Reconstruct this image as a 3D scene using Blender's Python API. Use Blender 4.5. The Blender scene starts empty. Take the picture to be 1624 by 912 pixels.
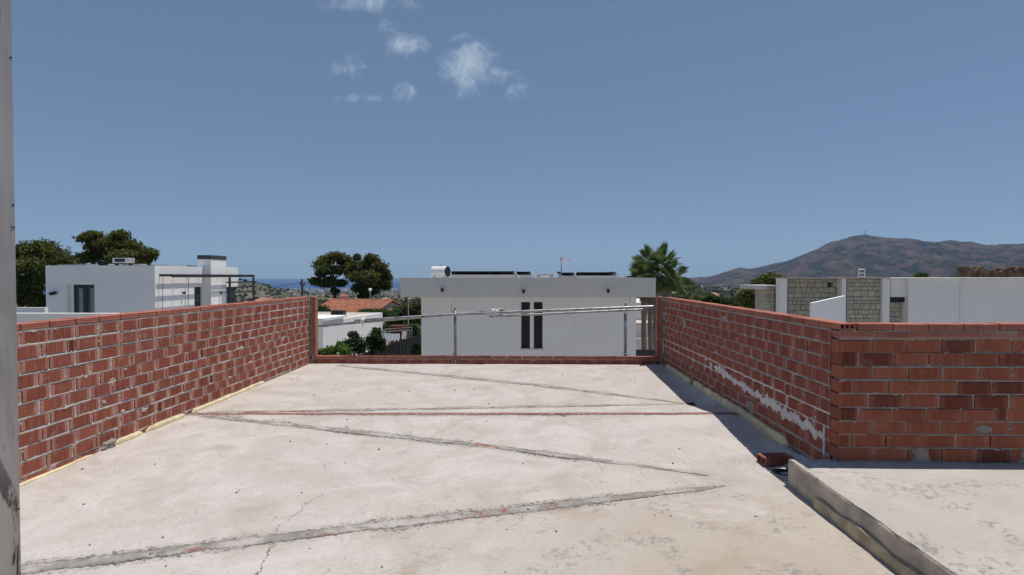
import bpy, bmesh, math, random
import numpy as np
from mathutils import Vector, noise, Matrix
R = math.radians
random.seed(7); rng = np.random.default_rng(11)
S = bpy.context.scene
COL = S.collection

# ---------------------------------------------------------------- camera
F = 905.0; EYE = 1.53                    # focal length in photo pixels (1624 wide), eye height
cam = bpy.data.cameras.new('camera'); cam.sensor_width = 36; cam.lens = 36 * F / 1624
cam.clip_start = 0.05; cam.clip_end = 120000
camo = bpy.data.objects.new('camera', cam); COL.objects.link(camo)
YAW = math.atan(22 / F); PITCH = math.atan(18 / F)
camo.location = (0, 0, EYE); camo.rotation_euler = (math.pi / 2 - PITCH, 0, YAW)
S.camera = camo
# ---------------------------------------------------------------- sky, sun, exposure
SUN = Vector((0.27, 0.122, 1.0)).normalized()
world = bpy.data.worlds.new('World'); S.world = world; world.use_nodes = True
wn = world.node_tree.nodes; wl = world.node_tree.links; wn.clear()
def wnode(t, **k):
    n = wn.new(t)
    for a, v in k.items(): setattr(n, a, v)
    return n
def wmath(op, a, b=None):
    n = wnode('ShaderNodeMath', operation=op)
    for i, v in enumerate((a, b)):
        if v is None: continue
        if isinstance(v, (int, float)): n.inputs[i].default_value = v
        else: wl.new(v, n.inputs[i])
    return n.outputs[0]
sky = wnode('ShaderNodeTexSky', sky_type='NISHITA'); sky.sun_disc = False
sky.sun_elevation = math.asin(SUN.z); sky.sun_rotation = math.atan2(SUN.x, SUN.y)
sky.altitude = 120; sky.air_density = 0.5; sky.dust_density = 0.0; sky.ozone_density = 6.0
tc = wnode('ShaderNodeTexCoord'); sp = wnode('ShaderNodeSeparateXYZ'); wl.new(tc.outputs['Generated'], sp.inputs[0])
yy = wmath('MAXIMUM', sp.outputs[1], 0.05)
cu = wmath('DIVIDE', sp.outputs[0], yy); cv = wmath('DIVIDE', sp.outputs[2], yy)
cb = wnode('ShaderNodeCombineXYZ'); wl.new(cu, cb.inputs[0]); wl.new(cv, cb.inputs[1])
nz = wnode('ShaderNodeTexNoise'); nz.inputs['Scale'].default_value = 21; nz.inputs['Detail'].default_value = 9
nz.inputs['Roughness'].default_value = 0.68; nz.inputs['Distortion'].default_value = 1.1
wl.new(cb.outputs[0], nz.inputs['Vector'])
mask = None                               # a few small fair-weather clouds, placed by direction
for (u, v, ru, rv, a) in [(-.100, .368, .064, .060, 1.12), (-.055, .350, .060, .030, .86), (-.120, .325, .03, .03, .55),
                          (-.110, .412, .05, .018, .78), (-.205, .405, .058, .032, .97), (-.320, .362, .055, .030, .76),
                          (-.270, .392, .045, .022, .55), (-.205, .325, .045, .028, .82), (-.300, .312, .11, .013, .74),
                          (-.230, .440, .05, .03, .72), (-.270, .480, .13, .03, .9), (-.02, .322, .05, .03, .72),
                          (-.520, .400, .08, .035, .36), (-.09, .50, .08, .02, .6), (.30, .62, .3, .05, .5), (-.7, .7, .3, .06, .55)]:
    a1 = wmath('DIVIDE', wmath('SUBTRACT', cu, u), ru); a2 = wmath('DIVIDE', wmath('SUBTRACT', cv, v), rv)
    d2 = wmath('ADD', wmath('MULTIPLY', a1, a1), wmath('MULTIPLY', a2, a2))
    g = wmath('MULTIPLY', wmath('POWER', 2.718, wmath('MULTIPLY', d2, -0.8)), a)
    mask = g if mask is None else wmath('MAXIMUM', mask, g)
den = wmath('ADD', wmath('SUBTRACT', nz.outputs['Fac'], 0.80), wmath('MULTIPLY', mask, 0.62))
rmp = wnode('ShaderNodeMapRange'); rmp.interpolation_type = 'SMOOTHSTEP'
rmp.inputs['From Min'].default_value = 0.02; rmp.inputs['From Max'].default_value = 0.55
rmp.inputs['To Max'].default_value = 0.8
wl.new(den, rmp.inputs['Value'])
mx = wnode('ShaderNodeMix', data_type='RGBA'); wl.new(rmp.outputs[0], mx.inputs['Factor'])
gm = wnode('ShaderNodeGamma'); gm.inputs['Gamma'].default_value = 0.42; wl.new(sky.outputs[0], gm.inputs['Color'])   # flat contrast of a phone picture
tn = wnode('ShaderNodeMix', data_type='RGBA', blend_type='MULTIPLY'); tn.inputs['Factor'].default_value = 1.0
wl.new(gm.outputs[0], tn.inputs['A']); tn.inputs['B'].default_value = (1.44, 1.76, 2.14, 1)
wl.new(tn.outputs['Result'], mx.inputs['A']); mx.inputs['B'].default_value = (4.3, 5.2, 6.2, 1)
bg = wnode('ShaderNodeBackground'); bg.inputs['Strength'].default_value = 0.10
wl.new(mx.outputs['Result'], bg.inputs['Color'])
wo = wnode('ShaderNodeOutputWorld'); wl.new(bg.outputs[0], wo.inputs['Surface'])
sl = bpy.data.lights.new('sun', 'SUN'); sl.energy = 3.9; sl.angle = R(0.5); sl.color = (1, 0.95, 0.885)
so = bpy.data.objects.new('sun', sl); so.rotation_euler = SUN.to_track_quat('Z', 'Y').to_euler(); COL.objects.link(so)
so.location = (20, 10, 60)
S.view_settings.view_transform = 'Standard'; S.view_settings.look = 'None'
S.view_settings.exposure = 0.12; S.view_settings.gamma = 1.0; S.view_settings.use_curve_mapping = False
S.render.engine = 'CYCLES'; S.cycles.use_denoising = True; S.cycles.max_bounces = 6; S.cycles.volume_bounces = 0
S.cycles.diffuse_bounces = 3; S.cycles.transparent_max_bounces = 8

# ---------------------------------------------------------------- helpers
fw = Vector((-math.sin(YAW) * math.cos(PITCH), math.cos(YAW) * math.cos(PITCH), -math.sin(PITCH)))
rt = Vector((math.cos(YAW), math.sin(YAW), 0)); up = rt.cross(fw)
def P(px, py, Y):                        # the point seen at a photo pixel that stands Y metres ahead
    d = fw + rt * ((px - 812) / F) + up * ((456 - py) / F)
    return Vector((0, 0, EYE)) + d * (Y / d.y)

class MB:
    def __init__(s): s.v = []; s.f = []
    def add(s, vs, fs):
        o = len(s.v); s.v += [tuple(v) for v in vs]; s.f += [tuple(o + i for i in f) for f in fs]; return s
    def box(s, x0, x1, y0, y1, z0, z1):
        return s.add([(x0,y0,z0),(x1,y0,z0),(x1,y1,z0),(x0,y1,z0),(x0,y0,z1),(x1,y0,z1),(x1,y1,z1),(x0,y1,z1)],
                     [(0,3,2,1),(4,5,6,7),(0,1,5,4),(1,2,6,5),(2,3,7,6),(3,0,4,7)])
    def prism(s, pts, z0, z1):           # upright prism on a counter-clockwise outline
        n = len(pts)
        z1s = z1 if hasattr(z1, '__len__') else [z1] * n
        return s.add([(p[0], p[1], z0) for p in pts] + [(p[0], p[1], z) for p, z in zip(pts, z1s)],
                     [tuple(reversed(range(n))), tuple(range(n, 2*n))] + [(i, (i+1) % n, n + (i+1) % n, n + i) for i in range(n)])
    def slab_y(s, pts, y0, y1):          # outline in x,z extruded along y
        n = len(pts)
        return s.add([(p[0], y0, p[1]) for p in pts] + [(p[0], y1, p[1]) for p in pts],
                     [tuple(range(n)), tuple(reversed(range(n, 2*n)))] + [(i, n + i, n + (i+1) % n, (i+1) % n) for i in range(n)])
    def tube(s, pts, rad, n=10, cap=True):
        pts = [Vector(p) for p in pts]
        rad = rad if hasattr(rad, '__len__') else [rad] * len(pts)
        o = len(s.v); t = (pts[1] - pts[0]).normalized()
        a = t.orthogonal().normalized()
        for i, p in enumerate(pts):
            t = (pts[min(i+1, len(pts)-1)] - pts[max(i-1, 0)]).normalized()
            a = (a - t * a.dot(t)).normalized(); b = t.cross(a)
            for k in range(n):
                an = 2 * math.pi * k / n
                s.v.append(tuple(p + (a * math.cos(an) + b * math.sin(an)) * rad[i]))
        for i in range(len(pts) - 1):
            for k in range(n):
                s.f.append((o + i*n + k, o + i*n + (k+1) % n, o + (i+1)*n + (k+1) % n, o + (i+1)*n + k))
        if cap:
            s.f.append(tuple(o + k for k in reversed(range(n)))); s.f.append(tuple(o + (len(pts)-1)*n + k for k in range(n)))
        return s
    def mesh(s, name, mat, bevel=0, smooth=False):
        m = bpy.data.meshes.new(name); m.from_pydata(s.v, [], s.f)
        if bevel:
            b = bmesh.new(); b.from_mesh(m); bmesh.ops.recalc_face_normals(b, faces=b.faces)
            bmesh.ops.bevel(b, geom=[e for e in b.edges if len(e.link_faces) == 2 and e.calc_face_angle(0) > 0.6], offset=bevel, segments=1, affect='EDGES', clamp_overlap=True)
            b.to_mesh(m); b.free()
        if smooth: m.polygons.foreach_set('use_smooth', [True] * len(m.polygons))
        if mat: m.materials.append(mat)
        m.update(); return m
    def build(s, name, mat, parent=None, bevel=0, smooth=False):
        return link(name, s.mesh(name, mat, bevel, smooth), parent)
def link(name, mesh, parent=None, loc=None, rot=None, scale=None):
    o = bpy.data.objects.new(name, mesh); COL.objects.link(o)
    if loc is not None: o.location = loc
    if rot is not None: o.rotation_euler = rot
    if scale is not None: o.scale = scale
    if parent:
        o.parent = parent
        if loc is None: o.location = -parent.location if parent.type == 'EMPTY' and parent.rotation_euler.z == 0 else (0, 0, 0)
    return o
def tag(o, label, cat, group=None, kind=None):
    o['label'] = label; o['category'] = cat
    if group: o['group'] = group
    if kind: o['kind'] = kind
    return o
def thing(name, label, cat, loc=(0, 0, 0), rz=0, group=None, kind=None):
    o = bpy.data.objects.new(name, None); COL.objects.link(o); o.location = loc; o.rotation_euler = (0, 0, rz); o.empty_display_size = .1
    return tag(o, label, cat, group, kind)
def raw(name, verts, quads, mat, parent=None, smooth=False):   # large meshes from numpy arrays
    m = bpy.data.meshes.new(name); n = len(quads); k = quads.shape[1]
    m.vertices.add(len(verts)); m.vertices.foreach_set('co', verts.astype(np.float32).ravel())
    m.loops.add(n * k); m.loops.foreach_set('vertex_index', quads.astype(np.int32).ravel())
    m.polygons.add(n); m.polygons.foreach_set('loop_start', np.arange(0, n * k, k, dtype=np.int32))
    m.polygons.foreach_set('use_smooth', np.full(n, smooth)); m.update(calc_edges=True); m.materials.append(mat)
    return link(name, m, parent)
def grid_quads(nu, nv):
    i = np.arange(nu - 1)[:, None] * nv + np.arange(nv - 1)[None, :]
    return np.stack([i, i + nv, i + nv + 1, i + 1], -1).reshape(-1, 4)
def sm(a, b, x): t = min(1, max(0, (x - a) / (b - a))); return t * t * (3 - 2 * t)
def fbm(x, y, z=0.0, o=4): return noise.fractal(Vector((x, y, z)), 1.0, 2.0, o)

# ---------------------------------------------------------------- materials
class N:                                  # a short-hand for node materials
    def __init__(s, name, rough=0.85, spec=0.3, metal=0.0):
        s.m = bpy.data.materials.new(name); s.m.use_nodes = True; s.t = s.m.node_tree; s.b = s.t.nodes['Principled BSDF']
        s.b.inputs['Roughness'].default_value = rough; s.b.inputs['Specular IOR Level'].default_value = spec; s.b.inputs['Metallic'].default_value = metal
        s.tc = s.t.nodes.new('ShaderNodeTexCoord'); s.oi = s.t.nodes.new('ShaderNodeObjectInfo')
    def geo(s):
        g = s.t.nodes.new('ShaderNodeNewGeometry'); return g.outputs['Position']
    def lk(s, v, i):
        if isinstance(v, (int, float)): i.default_value = v
        elif isinstance(v, tuple): i.default_value = v + (1,) if len(v) == 3 and i.type == 'RGBA' else v
        else: s.t.links.new(v, i)
    def noise(s, vec, scale, detail=5, rough=.55, dist=0.0, stretch=None):
        n = s.t.nodes.new('ShaderNodeTexNoise'); n.inputs['Scale'].default_value = scale; n.inputs['Detail'].default_value = detail
        n.inputs['Roughness'].default_value = rough; n.inputs['Distortion'].default_value = dist
        if stretch:
            mp = s.t.nodes.new('ShaderNodeMapping'); s.lk(vec, mp.inputs['Vector']); mp.inputs['Scale'].default_value = stretch; vec = mp.outputs[0]
        s.lk(vec, n.inputs['Vector']); return n.outputs['Fac']
    def voro(s, vec, scale, feature='F1', out='Distance', rnd=1.0):
        n = s.t.nodes.new('ShaderNodeTexVoronoi'); n.feature = feature; n.inputs['Scale'].default_value = scale; n.inputs['Randomness'].default_value = rnd
        s.lk(vec, n.inputs['Vector']); return n.outputs[out]
    def ramp(s, v, a, b, lo=0.0, hi=1.0):
        n = s.t.nodes.new('ShaderNodeMapRange'); n.interpolation_type = 'SMOOTHSTEP'
        s.lk(v, n.inputs['Value'])
        for i, x in zip(('From Min', 'From Max', 'To Min', 'To Max'), (a, b, lo, hi)): n.inputs[i].default_value = x
        return n.outputs[0]
    def math(s, op, a, b=0.0, c=None):
        n = s.t.nodes.new('ShaderNodeMath'); n.operation = op; s.lk(a, n.inputs[0]); s.lk(b, n.inputs[1])
        if c is not None: s.lk(c, n.inputs[2])
        return n.outputs[0]
    def mix(s, f, a, b, mode='MIX'):
        n = s.t.nodes.new('ShaderNodeMix'); n.data_type = 'RGBA'; n.blend_type = mode
        s.lk(f, n.inputs['Factor']); s.lk(a, n.inputs['A']); s.lk(b, n.inputs['B']); return n.outputs['Result']
    def xyz(s, v):
        n = s.t.nodes.new('ShaderNodeSeparateXYZ'); s.lk(v, n.inputs[0]); return n.outputs
    def col(s, v): s.lk(v, s.b.inputs['Base Color']); return s
    def bump(s, h, strength=.3, dist=.005):
        n = s.t.nodes.new('ShaderNodeBump'); n.inputs['Strength'].default_value = strength; n.inputs['Distance'].default_value = dist
        s.lk(h, n.inputs['Height']); s.t.links.new(n.outputs[0], s.b.inputs['Normal']); return s
def simple(name, c, rough=.8, spec=.3, metal=0.0, var=.12, scale=3.0, bump=0.0):
    n = N(name, rough, spec, metal); p = n.geo()
    f = n.noise(p, scale, 5)
    d = tuple(x * (1 - var) for x in c); e = tuple(min(1, x * (1 + var)) for x in c)
    n.col(n.mix(n.ramp(f, .3, .7), d, e))
    if bump: n.bump(n.noise(p, scale * 14, 3), bump, .01)
    return n.m

# concrete slab: pale screed with tan stains, grey scuffs, specks, two hair cracks and a chalk loop
def slab_material(name, raised=False):
    n = N(name, .92, .15); p = n.geo(); x, y, z = n.xyz(p)
    big = n.noise(p, .55, 6, .6, .6); mid = n.noise(p, 2.1, 7, .62, .8); fine = n.noise(p, 60, 4, .6); wide = n.noise(p, 1.1, 8, .65, 1.4)
    base = n.mix(n.ramp(mid, .35, .68), (.480, .432, .398), (.570, .530, .497))
    side = n.math('MULTIPLY', n.ramp(x, -1.6, 1.3), n.ramp(y, 5.0, 3.2))    # the worn corner by the step is tanner
    far = n.ramp(y, 5.6, 7.2, 0.0, .16)
    stain = n.math('ADD', n.math('ADD', n.ramp(wide, .48, .72, 0, .5), n.math('MULTIPLY', side, .62)), n.math('MULTIPLY', far, .6))
    base = n.mix(n.math('MINIMUM', stain, 1.0), base, (.385, .315, .238) if not raised else (.43, .385, .34))
    base = n.mix(n.ramp(n.noise(p, 1.7, 6, .6, 1.0), .55, .72, 0, .55), base, (.35, .29, .235) if not raised else (.46, .42, .38))
    base = n.mix(n.ramp(n.noise(p, 5.0, 6, .7, .5), .55, .75, 0, .4), base, (.57, .535, .505))
    grain = n.noise(p, 26, 6, .75)
    base = n.mix(n.ramp(grain, .48, .72, 0, .35), base, (.36, .315, .275))
    flake = n.math('MULTIPLY', n.ramp(n.noise(p, 15, 6, .74, .9), .52, .58), n.ramp(n.noise(p, 2.6, 4), .49, .57))
    base = n.mix(n.math('MULTIPLY', flake, n.math('MULTIPLY_ADD', side, .75, .2 if not raised else .15)), base, (.26, .24, .215))
    speck = n.ramp(n.voro(p, 9.0), .05, .035); big_speck = n.math('MULTIPLY', speck, n.ramp(n.noise(p, 3.3, 2), .55, .60))
    base = n.mix(n.math('MULTIPLY', big_speck, .45), base, (.19, .165, .15))
    s2 = n.math('MULTIPLY', n.ramp(n.voro(p, 38.0), .11, .06), n.ramp(n.noise(p, 6.0, 2), .5, .6))
    base = n.mix(n.math('MULTIPLY', s2, .55), base, (.25, .225, .2))
    base = n.mix(n.ramp(fine, .35, .7, 0, .3), base, (.33, .295, .265))
    h = n.math('ADD', n.math('MULTIPLY', fine, .5), n.math('MULTIPLY', mid, 1.2))
    if not raised:
        def crack(base, x0, y0, y1, slope, w, dep):
            wob = n.noise(p, 9.0, 5, .7); lin = n.math('SUBTRACT', n.math('SUBTRACT', x, x0), n.math('MULTIPLY', n.math('SUBTRACT', y, y0), slope))
            dd = n.math('ABSOLUTE', n.math('ADD', lin, n.math('MULTIPLY_ADD', wob, .16, -.08)))
            k = n.math('MULTIPLY', n.ramp(dd, w, w * .3), n.math('MULTIPLY', n.ramp(y, y0 - .02, y0 + .03), n.ramp(y, y1 + .03, y1 - .02)))
            return n.mix(n.math('MULTIPLY', k, dep), base, (.13, .11, .095))
        base = crack(base, -1.30, 2.3, 3.22, -.16, .008, .95)
        base = crack(base, -1.54, 3.30, 4.0, .12, .006, .55)
        base = crack(base, .62, 4.55, 4.85, -.1, .006, .5)
        for (cx, cy, ax, ay, ang) in [(1.27, 3.80, .27, .145, .0)]:
            wob = n.math('MULTIPLY_ADD', n.noise(p, 4, 4), .9, -.45)
            ex = n.math('DIVIDE', n.math('SUBTRACT', x, cx), ax); ey = n.math('DIVIDE', n.math('SUBTRACT', y, cy), ay)
            rr = n.math('ADD', n.math('SQRT', n.math('ADD', n.math('MULTIPLY', ex, ex), n.math('MULTIPLY', ey, ey))), wob)
            ring = n.math('MULTIPLY', n.ramp(n.math('ABSOLUTE', n.math('SUBTRACT', rr, 1.0)), .13, .04), n.ramp(n.noise(p, 22, 4), .38, .55))
            base = n.mix(n.math('MULTIPLY', ring, .25), base, (.66, .64, .64))
            dot = n.ramp(n.math('ADD', rr, n.math('MULTIPLY', wob, .6)), .28, .12)
            base = n.mix(n.math('MULTIPLY', dot, .35), base, (.62, .52, .49))
    if not raised:
        dist = None
        for (ax_, ay_, bx_, by_) in [(-3.6, 2.56, -.8, 3.54), (-.8, 3.54, 1.62, 4.33), (-3.45, 6.05, -.193, 5.11), (-.193, 5.11, 1.67, 4.43), (-3.66, 6.13, 2.27, 6.13), (-3.5, 6.17, 1.93, 7.01), (-3.1, 9.45, .144, 8.05), (.144, 8.05, 1.95, 7.06)]:
            ll = math.hypot(bx_ - ax_, by_ - ay_); ux, uy = (bx_ - ax_) / ll, (by_ - ay_) / ll
            rx, ry = n.math('SUBTRACT', x, ax_), n.math('SUBTRACT', y, ay_)
            al = n.math('MULTIPLY_ADD', rx, ux, n.math('MULTIPLY', ry, uy)); pe = n.math('ABSOLUTE', n.math('MULTIPLY_ADD', rx, -uy, n.math('MULTIPLY', ry, ux)))
            over = n.math('MAXIMUM', n.math('MAXIMUM', n.math('MULTIPLY', al, -1.0), n.math('SUBTRACT', al, ll)), 0.0)
            dd = n.math('ADD', pe, over); dist = dd if dist is None else n.math('MINIMUM', dist, dd)
        e1 = n.noise(p, 15, 7, .78); e2 = n.noise(p, 34, 6, .8); e3 = n.noise(p, 1.6, 3)
        dw = n.math('ADD', dist, n.math('MULTIPLY_ADD', e1, .16, -.08))
        fade = n.math('MULTIPLY', n.ramp(e3, .40, .56, .12, 1), n.ramp(x, 1.6, .4, .1, 1)); dirt = n.math('MULTIPLY', n.ramp(dw, .105, .045), fade)
        base = n.mix(n.math('MULTIPLY', dirt, .7), base, (.27, .24, .212))
        crumb = n.math('MULTIPLY', n.ramp(dw, .115, .075), n.math('MULTIPLY', n.ramp(e2, .53, .61), fade)); base = n.mix(n.math('MULTIPLY', crumb, .85), base, (.10, .088, .078))
        h = n.math('SUBTRACT', h, n.math('MULTIPLY', crumb, 1.5))
    n.col(base).bump(h, .7, .008); return n.m
M = {}
M['slab'] = slab_material('screed'); M['raised'] = slab_material('raised_concrete', True)

def strip_material(name, red):
    n = N(name, .95, .1); p = n.geo(); uv = n.tc.outputs['UV']; u, v, _ = n.xyz(uv)
    g = n.mix(n.ramp(n.noise(p, 14, 6, .65), .3, .7), (.215, .195, .175), (.34, .315, .29))
    g = n.mix(n.ramp(n.noise(p, 3.2, 7, .72), .44, .60, 0, .9), g, (.47, .43, .395))
    g = n.mix(n.ramp(n.noise(p, 22, 6, .75), .55, .68, 0, .8), g, (.16, .14, .125))
    patch = n.ramp(n.noise(p, 3.6, 7, .68, .5), red - .05, red + .03)
    streak = n.ramp(n.noise(p, 26, 5, .7), .36, .52)
    g = n.mix(n.math('MULTIPLY', patch, streak), g, n.mix(n.noise(p, 30, 3), (.25, .08, .055), (.34, .14, .105)))
    edge = n.ramp(n.math('ABSOLUTE', n.math('SUBTRACT', v, .5)), .22, .44)
    g = n.mix(n.math('MULTIPLY', edge, n.ramp(n.noise(p, 20, 6, .8), .40, .54, 0, .9)), g, (.12, .105, .09))
    n.col(g).bump(n.noise(p, 35, 5, .7), .8, .012); return n.m

def brick_material(name, c0, c1, dark, pale, pale_amt, dust):
    n = N(name, .9, .15); o = n.tc.outputs['Object']; p = n.geo(); x, y, z = n.xyz(o); rnd = n.oi.outputs['Random']
    c = n.mix(rnd, c0, c1)
    c = n.mix(n.ramp(n.math('FRACT', n.math('MULTIPLY', rnd, 37.7)), dark, dark + .1, 0, .7), c, (.115, .036, .026))
    ends = n.ramp(n.math('ABSOLUTE', x), .084, .088)                     # smooth bare clay at both ends of the brick
    c = n.mix(n.math('MULTIPLY', ends, pale_amt), c, pale)
    c = n.mix(n.ramp(n.noise(p, 5.5, 5, .6), .45, .72, 0, .45), c, tuple(v * .62 for v in c0))
    c = n.mix(n.ramp(n.noise(p, 3.1, 4), .5, .7, 0, .14), c, (.28, .09, .10))
    d = n.ramp(n.noise(p, 13, 7, .72, .4), .54, .74, 0, dust)
    c = n.mix(d, c, (.40, .35, .315))
    n.col(c).bump(n.noise(p, 90, 4, .7), .35, .003); return n.m
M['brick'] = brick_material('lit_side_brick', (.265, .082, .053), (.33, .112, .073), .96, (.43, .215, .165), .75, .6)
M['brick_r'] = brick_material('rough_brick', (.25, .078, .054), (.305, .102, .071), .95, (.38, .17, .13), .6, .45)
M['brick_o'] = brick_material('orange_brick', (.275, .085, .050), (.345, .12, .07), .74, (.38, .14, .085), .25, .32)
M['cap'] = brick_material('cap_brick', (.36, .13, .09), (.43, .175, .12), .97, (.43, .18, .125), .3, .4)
def mortar_material(name, c, white=None):
    n = N(name, .95, .1); p = n.geo(); x, y, z = n.xyz(p)
    g = n.mix(n.ramp(n.noise(p, 9, 6, .65), .3, .7), tuple(v * .72 for v in c), tuple(v * 1.14 for v in c))
    g = n.mix(n.ramp(n.noise(p, 30, 4, .7), .58, .7, 0, .6), g, (.16, .135, .12))
    if white:                                                            # a whiter later batch of mortar, laid as one band of courses
        band = n.math('MULTIPLY', n.ramp(z, white[0], white[0] + .03), n.ramp(z, white[1], white[1] - .03))
        g = n.mix(n.math('MULTIPLY', band, n.ramp(n.noise(p, 1.3, 3), .35, .5, .45, .95)), g, (.66, .60, .56))
    n.col(g).bump(n.noise(p, 45, 5, .7), .7, .008); return n.m
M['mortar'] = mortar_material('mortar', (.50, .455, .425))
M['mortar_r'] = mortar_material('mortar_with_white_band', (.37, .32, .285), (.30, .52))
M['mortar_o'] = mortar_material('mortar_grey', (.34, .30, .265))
M['edge'] = simple('rough_cast_edge', (.50, .43, .355), .95, .1, 0, .22, 7, .9)
M['plaster_smear'] = simple('white_plaster', (.64, .60, .57), .95, .1, 0, .12, 12, .5)
M['smear'] = simple('grey_mortar_lump', (.33, .295, .26), .95, .1, 0, .22, 16, .8)
M['foam'] = simple('cream_foam', (.66, .56, .36), .85, .2, 0, .16, 9, .6)
M['foam_dirty'] = simple('dirty_foam', (.46, .38, .25), .9, .2, 0, .25, 7, .6)
M['debris'] = simple('debris_grey', (.22, .19, .165), .95, .1, 0, .3, 9)
M['dark'] = simple('black_void', (.012, .012, .012), .9, .1)
M['pvc'] = simple('drain_pipe', (.06, .06, .062), .6, .3)
def white_material(name, c, dirt=.12, joints=None):
    n = N(name, .88, .2); p = n.geo(); f = n.noise(p, .7, 6, .6); s = n.noise(p, 2.2, 6, .65, .4, (1, 1, .18))
    g = n.mix(n.ramp(f, .3, .7, 0, .6), c, tuple(v * .93 for v in c))
    g = n.mix(n.ramp(s, .55, .8, 0, dirt * 2), g, tuple(v * .8 for v in c))
    n.col(g).bump(n.noise(p, 25, 4, .7), .25, .006); return n.m
M['white'] = white_material('white_render', (.87, .865, .85))
M['white_c'] = white_material('offwhite_render', (.75, .74, .705), .2)
M['grey_f'] = white_material('grey_render', (.58, .56, .535), .2)
M['white_r'] = white_material('white_render_stained', (.80, .785, .755), .2)
M['roofgravel'] = simple('roof_gravel', (.52, .45, .38), .95, .1, 0, .15, 4)
M['anthracite'] = simple('anthracite_metal', (.028, .031, .035), .45, .4)
M['blackmetal'] = simple('black_metal', (.014, .014, .015), .4, .4)
M['charcoal_clad'] = simple('charcoal_cladding', (.06, .06, .063), .6, .3)
def glass_material(name, c, rough=.06):
    n = N(name, rough, .3); n.col(c); return n.m
M['glass'] = glass_material('window_glass', (.006, .007, .008), .25); M['glassblue'] = glass_material('sliding_glass', (.05, .075, .09), .1)
def curtain_material():
    n = N('curtain', .9, .1); p = n.geo(); n.col(n.mix(n.noise(p, 5, 3, .5, 0, (6, 1, .1)), (.22, .26, .28), (.42, .46, .48))); return n.m
M['curtain'] = curtain_material()
def galv_material(name, c, rough):
    n = N(name, rough, .5, .85); p = n.geo(); v = n.voro(p, 60, out='Color'); f = n.noise(p, 7, 5)
    n.col(n.mix(n.ramp(f, .4, .7), c, tuple(x * .55 for x in c)))
    n.lk(n.ramp(n.noise(p, 15, 4), .3, .7, rough - .1, rough + .15), n.b.inputs['Roughness']); return n.m
M['galv'] = galv_material('galvanised_steel', (.36, .365, .37), .5)
def post_material():
    n = N('stained_steel_post', .42, .5, .45); p = n.geo(); x, y, z = n.xyz(p)
    g = n.mix(n.ramp(n.noise(p, 3, 6, .65, .6, (3, 3, .6)), .35, .7), (.42, .395, .38), (.30, .285, .275))
    g = n.mix(n.ramp(n.noise(p, 24, 5, .7, 0, (2.5, 2.5, .35)), .63, .68, 0, .9), g, (.07, .06, .055))
    blot = n.math('MULTIPLY', n.ramp(n.noise(p, 9, 6, .7, .5, (2, 2, .5)), .52, .60), n.ramp(z, 1.35, .95))
    g = n.mix(blot, g, (.045, .038, .034))
    n.col(g); n.lk(n.ramp(n.noise(p, 6, 5), .3, .7, .36, .58), n.b.inputs['Roughness']); n.bump(n.noise(p, 30, 4), .12, .003); return n.m
M['post'] = post_material()
M['tape'] = simple('white_tape', (.74, .71, .68), .7, .3, 0, .12, 40)
M['tank'] = simple('white_enamel', (.80, .80, .78), .3, .5, 0, .03)
M['panel'] = simple('solar_cells', (.007, .007, .010), .35, .25)
M['alu'] = simple('aluminium', (.52, .52, .53), .4, .5, .6)
M['antenna'] = simple('antenna_rods', (.45, .33, .30), .5, .4, .3)
M['tan'] = simple('tan_render', (.47, .40, .33), .9)
M['pink'] = white_material('pink_render', (.62, .43, .36))
def tile_material():
    n = N('clay_roof_tile', .9, .15); p = n.geo()
    n.col(n.mix(n.ramp(n.noise(p, 3.5, 6, .75), .35, .68), (.50, .205, .125), (.22, .10, .07))); return n.m
M['tile'] = tile_material()
def stone_material():
    n = N('limestone_cladding', .92, .12); p = n.geo(); rnd = n.oi.outputs['Random']
    c = n.mix(rnd, (.40, .365, .285), (.52, .48, .385))
    c = n.mix(n.ramp(n.math('FRACT', n.math('MULTIPLY', rnd, 53.1)), .80, .9, 0, .8), c, (.36, .35, .32))
    c = n.mix(n.ramp(n.noise(p, 4.5, 6, .65), .4, .7, 0, .4), c, (.33, .295, .22))
    n.col(c).bump(n.noise(p, 12, 5, .7), .6, .02); return n.m
M['stone'] = stone_material(); M['stonejoint'] = simple('stone_joint', (.38, .345, .275), .95)
def leaf_material(name, dk, lt, scale=1.2, spec=.25):
    n = N(name, .6, spec); p = n.geo(); g = n.mix(n.ramp(n.noise(p, scale, 4), .35, .68), dk, lt)
    g = n.mix(n.ramp(n.noise(p, scale * 9, 3), .4, .75, 0, .55), g, tuple(x * .7 for x in dk)); n.col(g)
    tr = n.t.nodes.new('ShaderNodeBsdfTranslucent'); ms = n.t.nodes.new('ShaderNodeMixShader'); ms.inputs[0].default_value = .38
    n.t.links.new(n.mix(.35, g, (lt[0] * 1.25, lt[1] * 1.25, lt[2])), tr.inputs[0]); n.t.links.new(n.b.outputs[0], ms.inputs[1]); n.t.links.new(tr.outputs[0], ms.inputs[2])
    n.t.links.new(ms.outputs[0], [x for x in n.t.nodes if x.type == 'OUTPUT_MATERIAL'][0].inputs['Surface'])
    return n.m
M['pine'] = leaf_material('pine_needles', (.075, .092, .024), (.165, .178, .048), .9)
M['pine2'] = leaf_material('pine_needles_dark', (.064, .082, .024), (.15, .165, .045), .9)
M['olive'] = leaf_material('bush_leaves', (.045, .065, .020), (.10, .125, .035), 1.5)
M['citrus'] = leaf_material('citrus_leaves', (.022, .045, .013), (.060, .10, .028), 3.0, .4)
M['hedge'] = leaf_material('hedge_leaves', (.050, .085, .028), (.085, .14, .05), 4.0)
M['lime'] = leaf_material('bright_leaves', (.08, .14, .022), (.15, .24, .04), 3.0)
M['palm'] = leaf_material('palm_fronds', (.07, .115, .04), (.16, .215, .085), 2.0, .3)
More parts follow.
